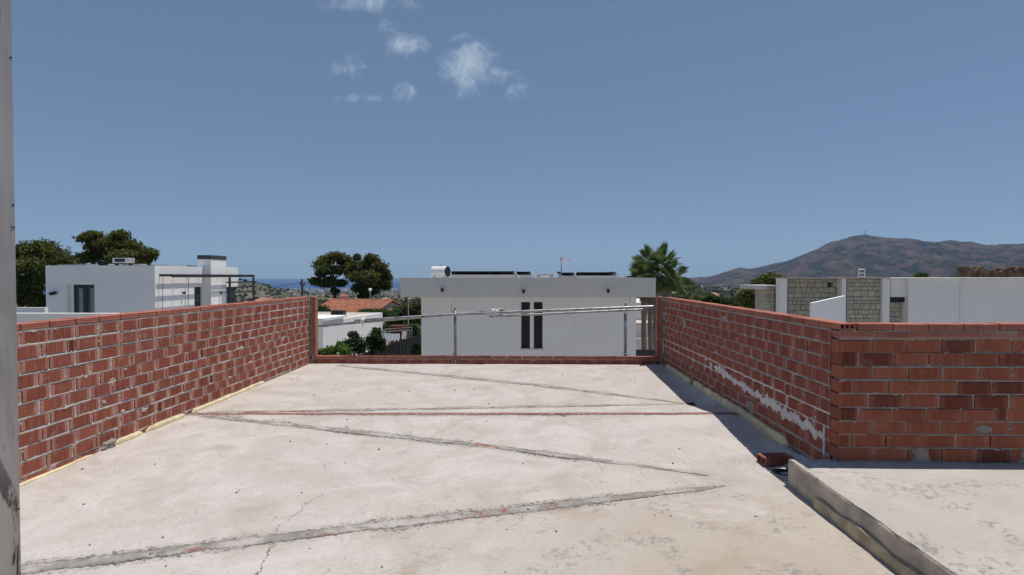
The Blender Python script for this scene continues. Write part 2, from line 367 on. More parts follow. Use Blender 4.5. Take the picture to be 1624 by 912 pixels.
M['deadpalm'] = leaf_material('dead_fronds', (.16, .105, .06), (.27, .19, .11), 3.0)
M['bark'] = simple('pine_bark', (.10, .075, .06), .95, .1, 0, .3, 6, .8)
M['palmbark'] = simple('palm_trunk', (.24, .215, .19), .95, .1, 0, .25, 9, .8)
def ground_material():
    n = N('dry_ground', .95, .1); p = n.geo()
    g = n.mix(n.ramp(n.noise(p, .012, 7, .65), .4, .62), (.055, .065, .036), (.17, .135, .095))
    g = n.mix(n.ramp(n.noise(p, .05, 6, .7), .5, .62, 0, .85), g, (.055, .070, .035))
    n.col(g); return n.m
M['ground'] = ground_material()
def mountain_material():
    n = N('mountain_scrub', .95, .1); p = n.geo()
    a = n.noise(p, .0045, 10, .70, .8); b = n.noise(p, .02, 8, .75)
    g = n.mix(n.ramp(a, .44, .58), (.014, .018, .023), (.088, .059, .058))
    g = n.mix(n.ramp(b, .50, .64, 0, .75), g, (.026, .034, .028))
    g = n.mix(n.ramp(n.noise(p, .03, 6, .7), .58, .70, 0, .5), g, (.12, .085, .08))
    n.col(g); return n.m
M['mountain'] = mountain_material()
def sea_material():
    n = N('sea_water', .5, .12); p = n.geo()
    n.col(n.mix(n.noise(p, .0012, 5, .6, .6, (.25, 1, 1)), (.010, .050, .155), (.016, .066, .185))); n.bump(n.noise(p, .08, 4), .3, 1.0); return n.m
M['sea'] = sea_material()
M['farwood'] = leaf_material('far_trees', (.022, .030, .014), (.05, .062, .026), .03)
M['farwhite'] = simple('far_white', (.62, .58, .53), .9, .1, 0, .1, .05); M['farroof'] = simple('far_roof', (.36, .22, .16), .9, .1, 0, .2, .05)
M['ruin'] = simple('ruin_render', (.17, .115, .082), .95, .1, 0, .5, 1.4, .8)
M['linen'] = simple('white_linen', (.80, .81, .84), .9, .1, 0, .05, 3)
M['screen'] = simple('dark_screen_mesh', (.009, .012, .013), .8, .2, 0, .25, 2)
M['rust'] = simple('brown_sheet', (.085, .038, .026), .8)
M['wood'] = simple('weathered_pole', (.20, .17, .15), .9)

# ---------------------------------------------------------------- ground, sea, mountain
def land(x, y):
    r = math.hypot(x, y); az = math.degrees(math.atan2(x, y))
    w = sm(-3, 9, az) if y > 0 else sm(60, 0, abs(az) - 90)
    a = np.interp(r, [0, 30, 60, 150, 500, 1500, 3000, 4600, 5000, 9000, 40000], [-4.6, -4.6, -5.6, -10, -27, -62, -96, -117, -126, -300, -300])
    b = np.interp(r, [0, 30, 60, 150, 500, 1500, 3400, 6000, 40000], [-4.6, -4.6, -5.6, -10, -23, -42, -56, -60, -60])
    z = a + (b - a) * w
    hx, hy = -870, 1500                       # the low hill with houses on the left
    z += 62 * math.exp(-((x - hx) / 170) ** 2 - ((y - hy) / 420) ** 2) + 14 * math.exp(-((x + 640) / 120) ** 2 - ((y - 1500) / 300) ** 2)
    if r > 90: z += fbm(x * .004, y * .004, 0, 4) * min(9, r * .006)
    return z
azs = np.concatenate([np.linspace(-65, 65, 300), np.linspace(66.5, 293.5, 90)]); azs = np.append(azs, 295.0)
rad = np.concatenate([[0.5, 15], np.geomspace(30, 32000, 110)])
gv = np.array([[(r * math.sin(R(a)), r * math.cos(R(a)), land(r * math.sin(R(a)), r * math.cos(R(a)))) for r in rad] for a in azs]).reshape(-1, 3)
g = raw('ground', gv, grid_quads(len(azs), len(rad))[:, ::-1], M['ground'], None, True)
tag(g, 'dry scrubby ground falling away to the coastal plain', 'ground', None, 'structure')
pv = MB(); pv.box(-34, 44, 9.9, 48, -5.2, -4.45); tag(pv.build('bounce_paving', simple('pale_bounce', (.46, .42, .375), .95, .1, 0, .15, 1.2)), 'unseen pale paving added between the houses to bounce sun onto shaded walls', 'paving', None, 'structure')  # out-of-view pale sheet, added to bounce warm sunlight onto the shaded house walls
an = np.linspace(0, 2 * math.pi, 97)[:-1]
sr = [2500, 5000, 12000, 31000]
sv = np.array([[(r * math.sin(a), r * math.cos(a), -120.0) for r in sr] for a in np.append(an, 0)]).reshape(-1, 3)
s_ = raw('sea', sv, grid_quads(97, 4)[:, ::-1], M['sea']); tag(s_, 'deep blue sea stretching to the horizon', 'sea', None, 'structure')

prof = [(900, 470), (1060, 447), (1095, 441), (1110, 439.5), (1125, 438.5), (1150, 431), (1170, 425), (1185, 427), (1200, 425), (1240, 415), (1262, 408),
        (1290, 396), (1310, 386), (1330, 380.5), (1345, 376.5), (1363, 374), (1375, 375.5), (1395, 379), (1420, 380), (1450, 383), (1475, 385), (1495, 383.5), (1512, 386),
        (1528, 385), (1545, 389), (1580, 390), (1600, 388), (1624, 386), (1750, 395), (1950, 372), (2300, 400), (2900, 380), (4200, 430), (6500, 470)]
mu = np.interp(np.linspace(0, 1, 440), [0, .76, 1], [900, 1760, 6500]); nr = 110
mv = []
for px in mu:
    az = math.atan((px - 834) / F); rh = 5600 + 500 * math.sin(px * .006)
    hh = EYE + (438 - np.interp(px, [p[0] for p in prof], [p[1] for p in prof])) / F * rh * math.cos(az)
    for k in range(nr):
        t = k / (nr - 12)
        r = 3000 + (rh - 3000) * t
        x, y = r * math.sin(az), r * math.cos(az)
        if t <= 1:
            sp_ = 1 - abs(noise.fractal(Vector((x * .0034, y * .0024, 3)), 1, 2.1, 6)) * 2.0
            z = -62 + (hh + 62) * t ** 1.35 + (sp_ - .35) * 210 * t ** .8 * (1 - t) ** .55 * min(1, max(.15, (hh + 62) / 300))
            z += fbm(x * .012, y * .012, 5, 4) * 16 * t * (1 - .6 * t)
        else: z = hh - (t - 1) * 2200
        mv.append((x, y, min(z, 1e9)))
m_ = raw('mountain', np.array(mv), grid_quads(len(mu), nr)[:, ::-1], M['mountain'], None, True)
tag(m_, 'long brown and dark green scrub mountain with a rounded summit', 'mountain', None, 'structure')
q = P(1363, 374, 5000); q = Vector((q.x, q.y, 0)) * 1.0
az = math.atan((1363 - 834) / F); rh = 5600 + 500 * math.sin(1363 * .006)
q = Vector((rh * math.sin(az), rh * math.cos(az), EYE + (438 - 374) / F * rh * math.cos(az) - 6))
t = thing('radio_mast', 'thin radio mast on the mountain summit', 'mast', q)
MB().tube([q, q + Vector((0, 0, 52))], [4.5, 3], 6).build('mast_pole', M['alu'], t)
MB().box(q.x - 16, q.x - 6, q.y - 5, q.y + 5, q.z, q.z + 11).build('hut', M['farwhite'], t)

# far woods, far houses, the coastal town
def ico():
    b = bmesh.new(); bmesh.ops.create_icosphere(b, subdivisions=1, radius=1); v = np.array([x.co[:] for x in b.verts]); f = np.array([[x.index for x in c.verts] for c in b.faces]); b.free(); return v, f
IV, IF = ico()
def wood(name, label, pts, smin, smax):
    vs = []; fs = []; o = 0
    for (x, y, z) in pts:
        s = rng.uniform(smin, smax); j = 1 + rng.uniform(-.38, .38, (len(IV), 1))
        vs.append(IV * j * (s, s, s * rng.uniform(.7, 1.15)) + (x, y, z + s * .45)); fs.append(IF + o); o += len(IV)
    ob = raw(name, np.concatenate(vs), np.concatenate(fs), M['farwood']); tag(ob, label, 'woodland', None, 'stuff')
def scatter(n, a0, a1, r0, r1, dens=.0):
    out = []
    while len(out) < n:
        a = R(random.uniform(a0, a1)); r = math.exp(random.uniform(math.log(r0), math.log(r1)))
        x, y = r * math.sin(a), r * math.cos(a)
        if fbm(x * .006, y * .006, 9, 3) < dens: continue
        z = land(x, y)
        if z > -119: out.append((x, y, z))
    return out
wood('far_woodland', 'dark scattered trees over the plain between hill and sea', scatter(4200, -32, -8, 240, 4300, -.08), 2.2, 4.6)
wood('valley_woodland', 'dark green trees in the valley below the mountain', scatter(1500, 9, 34, 180, 3200, -.25), 3.0, 7.0)
k = 0
for i in range(64):
    if i < 44: a, r = R(random.uniform(-30, -9)), math.exp(random.uniform(math.log(420), math.log(3600)))
    else: a, r = R(random.uniform(12, 30)), math.exp(random.uniform(math.log(350), math.log(2600)))
    x, y = r * math.sin(a), r * math.cos(a); z = land(x, y)
    w, d, h = random.uniform(9, 20), random.uniform(8, 13), random.uniform(4.5, 8)
    side = 'on the plain left of the white house' if i < 44 else 'in the valley under the mountain'
    t = thing('far_house', 'tiny pale far-off house ' + side, 'house', (x, y, z), random.uniform(-.7, .7), 'far houses ' + side)
    link('wall', MB().box(-w/2, w/2, -d/2, d/2, -3, h).mesh('far_wall', M['farwhite']), t, (0, 0, 0))
    e = .5
    link('roof', MB().add([(-w/2-e, -d/2-e, h), (w/2+e, -d/2-e, h), (w/2+e, d/2+e, h), (-w/2-e, d/2+e, h), (-w/2, 0, h + 2.2), (w/2, 0, h + 2.2)],
         [(3, 2, 1, 0), (0, 1, 5, 4), (2, 3, 4, 5), (1, 2, 5), (3, 0, 4)]).mesh('far_roof', M['farroof']), t, (0, 0, .01))
tw = MB()
for i in range(240):
    a = R(random.gauss(-15, 6)); r = random.uniform(3900, 4500); x, y = r * math.sin(a), r * math.cos(a); z = land(x, y)
    w, d, h = random.uniform(15, 45), random.uniform(12, 25), random.uniform(8, 26)
    tw.box(x - w/2, x + w/2, y - d/2, y + d/2, z - 6, z + h)
tag(tw.build('coastal_town', M['farwhite']), 'pale strip of town buildings along the far shore', 'town', None, 'stuff')

# ---------------------------------------------------------------- terrace
XL, XR, YF, XS, YS, ZS = -3.68, 2.30, 9.62, 1.985, 4.342, 0.156    # wall faces, far wall, raised slab edge/corner/top
YFR = 4.235                                                        # face of the front right-hand wall
TOP = 1.182
body = MB(); body.box(XL - .22, 9.0, -4.2, YF + .12, -4.6, -.30)
tag(body.build('building_base', M['white']), 'house body that carries the terrace', 'building', None, 'structure')
D1 = (2.06, 7.02, -.040); D2 = (2.08, 4.62, -.05)
FL, FR = (XL, YF, .04), (XR, YF, .05); RL, RR = (XL, 6.13, .025), (XR, 6.13, .065); NL = (XL, 2.52, 0.0); NLL = (XL - .3, -4, .03); NRR = (XR + .2, -4, .01)
TRI = [(FL, RL, D1), (FL, D1, FR), (FR, D1, RR), (RL, RR, D1), (RL, RR, D2), (RL, D2, NL), (NL, D2, NRR), (NL, NLL, NRR), (D2, RR, NRR)]
def slab_z(x, y):
    best = 0.0; bw = -9
    for a, b, c in TRI:
        den = (b[1]-c[1])*(a[0]-c[0]) + (c[0]-b[0])*(a[1]-c[1])
        u = ((b[1]-c[1])*(x-c[0]) + (c[0]-b[0])*(y-c[1])) / den; v = ((c[1]-a[1])*(x-c[0]) + (a[0]-c[0])*(y-c[1])) / den; w = 1-u-v
        m = min(u, v, w)
        if m > bw: bw = m; best = u*a[2] + v*b[2] + w*c[2]
        if m >= 0: break
    return best
st = .045
xs = np.arange(XL - .06, XR + .11, st); ys = np.concatenate([np.arange(-4, 1.6, .2), np.arange(1.6, YF + .1, st)])
vv = []; keep = np.ones((len(xs) - 1, len(ys) - 1), bool)
for i, x in enumerate(xs):
    for j, y in enumerate(ys):
        X, Y = x, y
        for dx, dy, rh_ in ((D1[0], D1[1], .062), (D2[0], D2[1], .062)):
            rr = math.hypot(x - dx, y - dy)
            if rr < .24:
                k_ = (rh_ + rr * (1 - rh_ / .24)) / max(rr, 1e-4); X, Y = dx + (x - dx) * k_, dy + (y - dy) * k_
                ci, cj = int((dx - xs[0]) / st), int(np.searchsorted(ys, dy) - 1)
                keep[ci, cj] = False
        vv.append((X, Y, slab_z(x, y) + .0045 * fbm(x * 1.7, y * 1.7, 2, 4) + .0012 * fbm(x * 9, y * 9, 4, 3)))
gq = grid_quads(len(xs), len(ys))[keep.ravel()]
slab = raw('terrace_floor', np.array(vv), gq, M['slab'], None, True)
tag(slab, 'pale stained concrete screed floor of the unfinished terrace', 'floor', None, 'structure')
def strip(pts, wid, mat, ragged=.3, zoff=.007, seed=0):
    pts = [Vector(p).to_2d() if len(p) == 3 else Vector(p) for p in pts]
    L = [0.0]
    for a, b in zip(pts, pts[1:]): L.append(L[-1] + (b - a).length)
    n = int(L[-1] / .010); prof = [(-.5, -.012), (-.42, .0), (-.2, 1), (.2, 1), (.42, .0), (.5, -.012)]
    v = []; uv = []
    for i in range(n + 1):
        s = L[-1] * i / n; k = max(j for j in range(len(L) - 1) if L[j] <= s + 1e-6); f = (s - L[k]) / (L[k+1] - L[k])
        c = pts[k].lerp(pts[k+1], f); d = (pts[k+1] - pts[k]).normalized(); nn = Vector((-d.y, d.x))
        end = (min(1, s / .3) ** .5 * .7 + .3) * (min(1, (L[-1] - s) / 1.1) ** .6 * .75 + .25 if abs(seed - 7.4) > .1 else 1)
        wl_ = wid * (.92 + ragged * (.35 * fbm(s * 4, seed, 1, 3) + .6 * fbm(s * 38, seed, 2, 5))) * end; wr = wid * (.92 + ragged * (.35 * fbm(s * 4, seed, 7, 3) + .6 * fbm(s * 38, seed, 8, 5))) * end
        c = c + nn * .012 * fbm(s * 1.2, seed, 3, 2)
        for (o, h) in prof:
            q = c + nn * o * (wl_ if o < 0 else wr) * 1.0
            z = slab_z(q.x, q.y) + (zoff * (.75 + .6 * fbm(q.x * 14, q.y * 14, seed, 4)) if h == 1 else h if h < 0 else zoff * .6)
            v.append((q.x, q.y, z)); uv.append((s, o + .5))
    o = raw('guide_strip', np.array(v), grid_quads(n + 1, len(prof))[:, ::-1], mat, slab)
    ul = o.data.uv_layers.new(name='UVMap'); li = np.zeros(len(o.data.loops), np.int32); o.data.loops.foreach_get('vertex_index', li)
    ul.data.foreach_set('uv', np.array(uv, np.float32)[li].ravel())
    o.location = (0, 0, 0); return o
STRIPS = [([(-3.6, 2.56), (-.8, 3.54), (1.50, 4.29)], .14, .615, .6, 'grey mortar strip crossing the near floor with brick showing through'),
          ([(-3.45, 6.05), (-.193, 5.11), (1.45, 4.51)], .11, .60, .7, 'grey crumbling strip running from the left wall to the near drain'),
          ([(-3.66, 6.13), (2.27, 6.13)], .115, .20, .3, 'straight red brick strip across the middle of the floor'),
          ([(-3.5, 6.17), (1.93, 7.01)], .10, .56, .5, 'thin strip running from the left wall to the far drain'),
          ([(-3.1, 9.45), (.144, 8.05), (1.95, 7.06)], .12, .62, .5, 'thin grey strip from the far corner to the far drain')]
for i, (p, w, red, rag, lab) in enumerate(STRIPS):
    o = strip(p, w, strip_material('strip_mortar', red), rag, .0055, i * 3.7); o['label'] = lab
# raised slab
rs = MB(); nx, ny = 60, 80
xr = np.linspace(XS, 9.0, nx); xr[:31] = np.linspace(XS, 4.4, 31); xr[31:] = np.linspace(4.6, 9, nx - 31)
yr = np.linspace(-4, YS, ny); yr[:20] = np.linspace(-4, 1.4, 20); yr[20:] = np.linspace(1.46, YS, ny - 20)
v = np.array([[(x + (.010 * fbm(y * 7, 1, 1, 6) if i == 0 else 0) + (.006 if i == 0 else 0), y - (.006 if j == ny - 1 else 0), ZS + .003 * fbm(x * 2, y * 2, 8, 4) - (.007 if i == 0 or j == ny - 1 else 0)) for j, y in enumerate(yr)] for i, x in enumerate(xr)]).reshape(-1, 3)
rt_ = raw('raised_floor', v, grid_quads(nx, ny), M['raised'], None, True)
tag(rt_, 'raised pale concrete slab one step up on the right', 'floor', None, 'structure')
side = MB(); zs = [-.3, .02, .06, .10, ZS - .02, ZS - .006]
sv = []
loop = [(XS, y) for y in np.linspace(-4, YS, 140)] + [(x, YS) for x in np.linspace(XS + .03, 2.35, 10)]
for (x, y) in loop:
    for kz, z in enumerate(zs):
        a = .010 * fbm(y * 5 + x, z * 16, 3, 6) + (.0 if kz < 5 else .008)
        sv.append((x + a, y - (a if y >= YS - 1e-6 else 0), z))
o = raw('slab_edge', np.array(sv), grid_quads(len(loop), len(zs))[:, ::-1], M['edge'], rt_, False); o.location = (0, 0, 0)
# drains
for (d, lab) in ((D1, 'round open drain hole in the shade by the far right wall'), (D2, 'round open drain hole beside the raised slab corner')):
    m = MB(); n = 28; z0 = d[2]
    ring = lambda r, z: [(d[0] + r * math.cos(2*math.pi*k/n), d[1] + r * math.sin(2*math.pi*k/n), z) for k in range(n)]
    rs_ = [ring(.115, z0 - .03), ring(.085, z0 + .004), ring(.060, z0 + .004), ring(.056, z0 - .22)]
    m.add(sum(rs_, []), [(a*n + k, a*n + (k+1) % n, (a+1)*n + (k+1) % n, (a+1)*n + k) for a in range(3) for k in range(n)])
    t = thing('floor_drain', lab, 'drain', (d[0], d[1], z0)); m.build('pipe', M['pvc'], t, smooth=True)
    MB().add(ring(.056, z0 - .2), [tuple(range(n))]).build('pipe_bottom', M['dark'], t)

# ---------------------------------------------------------------- brick walls
BL, BH, BD = .241, .0895, .115
def brick_mesh(name, mat, L, H, D, grooves=13, horiz=False, seed=0, back=False):
    rr = random.Random(seed); m = MB()
    hl, hh = L / 2, H / 2
    xs_ = [(-hl, 0), (-hl + .003, -.003)]
    e = .032; a, b = -hl + e, hl - e; st_ = (b - a) / grooves
    for k in range(grooves):
        x0 = a + k * st_; d = .0027 + rr.uniform(-.001, .001)
        xs_ += [(x0, -.003), (x0 + st_ * .28, -.003 + d), (x0 + st_ * .62, -.003 + d), (x0 + st_ * .8, -.003)]
    xs_ += [(b, -.003), (hl - .003, -.003), (hl, 0)]
    n = len(xs_); jit = [rr.uniform(-.0016, .0016) for _ in range(4)]
    zz = [(-hh, .004), (-hh + .003, 0), (hh - .003, 0), (hh, .004)]
    vs = [(x + (jit[0] if j in (0, 1) else jit[1]) * (1 if x > 0 else -1), d + off, z) for j, (z, off) in enumerate(zz) for (x, d) in xs_]
    fs = [(j*n + i, j*n + i + 1, (j+1)*n + i + 1, (j+1)*n + i) for j in range(3) for i in range(n - 1)]
    m.add(vs, fs)
    m.add([(-hl, .003, -hh), (hl, .003, -hh), (hl, D, -hh), (-hl, D, -hh), (-hl, .003, hh), (hl, .003, hh), (hl, D, hh), (-hl, D, hh)],
          [(0, 3, 2, 1), (4, 5, 6, 7), (1, 2, 6, 5), (2, 3, 7, 6), (3, 0, 4, 7)])
    return m.mesh(name, mat)
def cap_mesh(name, mat, L, H, D, seed=0):                              # flat brick with shallow ribs along its length
    rr = random.Random(seed); m = MB(); zs_ = [(-H/2, .003), (-H/2 + .004, 0), (-H*.2, 0), (-H*.16, .003), (-H*.04, .003), (0, 0), (H*.14, 0), (H*.18, .003), (H*.28, .003), (H*.32, 0), (H/2 - .004, 0), (H/2, .003)]
    n = len(zs_); hl = L / 2
    m.add([(-hl, d, z) for z, d in zs_] + [(hl, d, z) for z, d in zs_], [(i, n + i, n + i + 1, i + 1) for i in range(n - 1)])
    m.add([(-hl, .003, -H/2), (hl, .003, -H/2), (hl, D, -H/2), (-hl, D, -H/2), (-hl, .003, H/2), (hl, .003, H/2), (hl, D, H/2), (-hl, D, H/2)],
          [(0, 3, 2, 1), (4, 5, 6, 7), (1, 2, 6, 5), (2, 3, 7, 6), (3, 0, 4, 7)])
    return m.mesh(name, mat)
def hollow_mesh(name, mat, L, H, D, holes=3, rows=1):                  # open-ended hollow brick, length along x
    m = MB(); w = .008
    m.box(-L/2, L/2, 0, D, -H/2, -H/2 + w); m.box(-L/2, L/2, 0, D, H/2 - w, H/2)
    for k in range(holes + 1):
        y = (D - w) * k / holes; m.box(-L/2 + .0005, L/2 - .0005, y + (.0006 if k == 0 else 0), y + w - (.0006 if k == holes else 0), -H/2 + w, H/2 - w)
    for k in range(1, rows):
        z = -H/2 + H * k / rows; m.box(-L/2 + .001, L/2 - .001, w, D - w, z - w/2, z + w/2)
    return m.mesh(name, mat)
BV = {k: [brick_mesh('brick_' + k, M[k], BL, BH, BD, 10, seed=s) for s in range(6)] for k in ('brick', 'brick_r', 'brick_o')}
CAPV = [cap_mesh('cap_brick', M['cap'], .243, .045, .125, s) for s in range(3)]
def mortar_core(parent, L, z0, z1, mat, rects, smears, seed, D=BD):     # local frame: length x, face towards -y
    """one skin of mortar: flush and a little squeezed out in the joints, hollow behind the bricks, dragged over them where it was smeared"""
    X = np.linspace(0, L, int(L / .0145) + 1); Zs = np.linspace(z0, z1, int((z1 - z0) / .0075) + 1); gx, gz = np.meshgrid(X, Zs, indexing='ij')
    nz1 = np.array([[noise.noise(Vector((x * 11, z * 16, seed))) for z in Zs] for x in X]); nz2 = np.array([[noise.noise(Vector((x * 55, z * 60, seed + 5))) for z in Zs] for x in X])
    y = -.0005 - .0030 * nz1 - .0022 * nz2
    for (a, b, c, d) in rects:
        ia, ib = np.searchsorted(X, a + .002), np.searchsorted(X, b - .002); ja, jb = np.searchsorted(Zs, c + .001), np.searchsorted(Zs, d - .001)
        sub = y[ia:ib, ja:jb]; keep_ = nz1[ia:ib, ja:jb] * .6 + nz2[ia:ib, ja:jb] * .5
        ex = np.minimum(gx[ia:ib, ja:jb] - a, b - gx[ia:ib, ja:jb]); ez = np.minimum(gz[ia:ib, ja:jb] - c, d - gz[ia:ib, ja:jb]); e = np.minimum(ex, ez)
        y[ia:ib, ja:jb] = np.where((e < .010) & (keep_ > .33), -.0045, .012)
    for (sx, sz, w, h) in smears:
        r2 = ((gx - sx) / w * 2) ** 2 + ((gz - sz) / h * 2) ** 2; m = (r2 < 1.9) & (1.0 - r2 * .75 + nz1 * 1.0 + nz2 * .7 > .25)
        y = np.where(m, -.0034 - .0012 * np.clip(1 - r2, 0, 1) + .0012 * nz2, y)
    v = np.stack([gx, y, gz], -1).reshape(-1, 3)
    o = raw('mortar', v, grid_quads(len(X), len(Zs)), mat, parent, True); o.location = (0, 0, 0)
    o = MB().box(.02, L - .02, .016, D - .004, z0, z1 - .001).build('core', mat, parent); o.location = (0, 0, 0)
def smear(parent, x, z, w, h, mat, seed, th=.008, y=0.0, name='mortar_smear'):
    n = 30; ctr = (x, y - th, z); vs = [ctr]
    rr = [1 + .45 * fbm(math.cos(a) * 2.2 + seed, math.sin(a) * 1.6, seed * 1.3, 5) for a in np.linspace(0, 2*math.pi, n, endpoint=False)]
    for f, d in ((.4, th * 1.05), (.75, th * .8), (1.0, -.008)):
        for k in range(n):
            a = 2 * math.pi * k / n; q = rr[k] ** (1 if f > .5 else .5)
            xx, zz_ = x + w/2 * f * q * math.cos(a), z + h/2 * f * q * math.sin(a)
            vs.append((xx, y - d * (1 + .5 * fbm(xx * 40, zz_ * 40, seed, 3)), zz_))
    fs = [(0, 1 + k, 1 + (k+1) % n) for k in range(n)]
    for r_ in range(2): fs += [(1 + r_*n + k, 1 + (r_+1)*n + k, 1 + (r_+1)*n + (k+1) % n, 1 + r_*n + (k+1) % n) for k in range(n)]
    o = MB().add(vs, fs).build(name, mat, parent); o.location = (0, 0, 0); return o
def rsm(seed, n, x0, x1, z0, z1):
    rr = random.Random(seed); out = []
    for k in range(n): w = rr.choice([.05, .07, .10, .13, .2]); out.append((rr.uniform(x0, x1), rr.uniform(z0, z1), w, w * rr.uniform(.35, .8)))
    return out
def wall(name, label, base, rz, L, top, rows, pv, ph, kind, mortar, seed, x_start=0.0, cap=True, caps2=False, bond=.5, rec=.0030, smears=(), capoff=0.0):
    t = thing(name, label, 'wall', base, rz); rr = random.Random(seed)
    z = top - base[2]; zcap = z
    if cap: z -= .045 + .012
    if caps2: z -= .045 + .012
    rects = []
    for r in range(rows):
        zc = z - r * pv - pv / 2
        x = x_start - (ph * bond if r % 2 else 0) + rr.uniform(-.035, .035)
        if 0 < x < .09: x = 0.0
        while x < L:
            l = BL * rr.uniform(.97, 1.01); a, b = max(x, 0.002), min(x + l, L - .002)
            if rr.random() < .02 and b - a > .2: b = a + .075; l = .075    # a cut piece
            if b - a > .02:
                rects.append((a, b, zc - BH / 2, zc + BH / 2))
                link('brick', rr.choice(BV[kind]), t, ((a + b) / 2, rr.uniform(-.003, .003), zc + rr.uniform(-.0045, .0045) + .006 * math.sin(a * 1.3 + r)),
                     (rr.uniform(-.012, .012), rr.uniform(-.010, .010), rr.uniform(-.008, .008)), ((b - a) / BL, 1, rr.uniform(.97, 1.03)))
            x += l + (ph - BL) * rr.uniform(.6, 1.4)
    mortar_core(t, L, z - rows * pv - .02, zcap - .004 - (.045 if cap else 0), mortar, rects, smears, seed)
    lay = ([zcap - .0225] if cap else []) + ([zcap - .0795] if caps2 else [])
    for li, zc in enumerate(lay):
        x = (-.13 if li else 0.0) + capoff
        while x < L:
            a, b = max(x, 0), min(x + .243, L)
            if b - a > .02:
                link('cap_brick', rr.choice(CAPV), t, ((a + b) / 2, -.005 + rr.uniform(-.002, .002), zc + rr.uniform(-.002, .002)), (rr.uniform(-.006, .006), rr.uniform(-.006, .006), 0), ((b - a) / .243, 1, 1))
            x += .243 + .012
    return t
# left wall: local x runs away from the viewer along +Y, face towards +X
LY0 = 3.30
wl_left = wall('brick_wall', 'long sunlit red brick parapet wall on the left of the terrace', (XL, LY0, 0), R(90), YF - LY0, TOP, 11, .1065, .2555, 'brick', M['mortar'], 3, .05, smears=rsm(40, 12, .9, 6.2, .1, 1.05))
smear(wl_left, 1.62, .05, .2, .10, M['smear'], 91, .03)
# right wall: local x runs towards the viewer along -Y, face towards -X
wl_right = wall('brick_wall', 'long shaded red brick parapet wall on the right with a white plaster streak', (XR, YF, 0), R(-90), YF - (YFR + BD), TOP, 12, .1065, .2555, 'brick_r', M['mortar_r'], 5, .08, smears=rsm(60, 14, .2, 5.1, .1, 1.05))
def streak(parent, pts, mat, seed):                                     # ragged trowelled band of plaster
    nseg = 150; vs = []
    px_ = [p[0] for p in pts]
    for i in range(nseg + 1):
        x = px_[0] + (px_[-1] - px_[0]) * i / nseg; c = np.interp(x, px_, [p[1] for p in pts]); h = np.interp(x, px_, [p[2] for p in pts])
        u = h * (.5 + .95 * max(-.35, fbm(x * 9, seed, 0, 5))); d = h * (.5 + 1.0 * max(-.4, fbm(x * 11, seed, 5, 5)))
        for zz_, y in ((c - d, .004), (c - d * .7, -.007), (c + .0, -.011), (c + u * .7, -.007), (c + u, .004)):
            vs.append((x, y - .003 * fbm(x * 30, zz_ * 30, seed, 3), zz_))
    o = raw('plaster_streak', np.array(vs), grid_quads(nseg + 1, 5), mat, parent); o.location = (0, 0, 0); o['label'] = 'ragged white plaster streak'
streak(wl_right, [(2.62, .43, .03), (2.75, .425, .10), (3.1, .395, .075), (3.6, .365, .07), (4.1, .34, .085), (4.6, .32, .10), (5.0, .30, .09), (5.2, .29, .03)], M['plaster_smear'], 4)
for (x, z, w, h) in ((5.19, .26, .03, .30), (.04, .34, .03, .26), (2.3, .47, .10, .03), (1.6, .49, .08, .025), (2.0, .375, .09, .02)): smear(wl_right, x, z, w, h, M['plaster_smear'], x * 3, .008, name='plaster_smear')
# front wall on the raised slab
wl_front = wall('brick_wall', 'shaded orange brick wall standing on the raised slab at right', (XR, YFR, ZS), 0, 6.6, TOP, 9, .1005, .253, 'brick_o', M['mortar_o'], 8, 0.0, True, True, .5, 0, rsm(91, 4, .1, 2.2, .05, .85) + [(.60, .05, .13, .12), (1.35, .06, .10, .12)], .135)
# open brick ends at the corner
HM = hollow_mesh('hollow_cap', M['cap'], .243, .045, .115, 3); HI = MB().box(-.11, .11, .01, .105, -.014, .014).mesh('shadow_core', M['dark'])
link('cap_brick', HM, wl_right, (YF - YFR - .1215, .0, TOP - .0225), (0, 0, 0))
link('cap_brick', HM, wl_front, (.1215, 0, TOP - ZS - .0795), (0, 0, 0))
# far low wall
t = thing('brick_wall', 'low two-course brick kerb wall across the far end of the terrace', 'wall', (XL, YF, 0)); L = XR - XL
mortar_core(t, L, -.2, .125, M['mortar_r'], [(0, L, -.085, .005), (0, L, .02, .112)], [], 12)
for r, (zc, mesh_set, H) in enumerate(((.147, CAPV, .045), (.066, BV['brick_r'], BH), (-.04, BV['brick_r'], BH))):
    x = -.1 * r; rr = random.Random(r + 5)
    while x < L:
        a, b = max(x, .05), min(x + .245, L - .05)
        if b - a > .03: link('cap_brick' if r == 0 else 'brick', rr.choice(mesh_set), t, ((a + b) / 2, rr.uniform(-.003, .003) - (.004 if r == 0 else 0), zc), (0, rr.uniform(-.006, .006), 0), ((b - a) / .243, 1, 1))
        x += .245 + .014
# upright brick jambs where the side walls end
for (x, par, sgn, lab) in ((XL, 'left', 1, 'upright flat bricks closing the far end of the left wall'), (XR, 'right', -1, 'upright flat bricks closing the far end of the right wall')):
    t = thing('brick_jamb', lab, 'brick jamb', (x, YF, .17))
    z0, z1 = .172, TOP + .004
    a, b = sorted((x, x + sgn * .052)); MB().box(a, b, YF + .012, YF + .11, z0, z1).build('mortar', M['mortar_o'], t, .004)
    a, b = sorted((x - sgn * .11, x)); MB().box(a, b, YF + .003, YF + .115, -.2, z1 - .055).build('wall_end', M['mortar_o'], t)
    n = 4; h = (z1 - z0) / n
    for k in range(n):
        a, b = sorted((x + sgn * .054, x + sgn * .100))
        c = link('brick', MB().box(a, b, YF - .002, YF + .115, z0 + k*h + .004, z0 + (k+1)*h - .008).mesh('jamb_brick', M['cap'], .003), t, None)
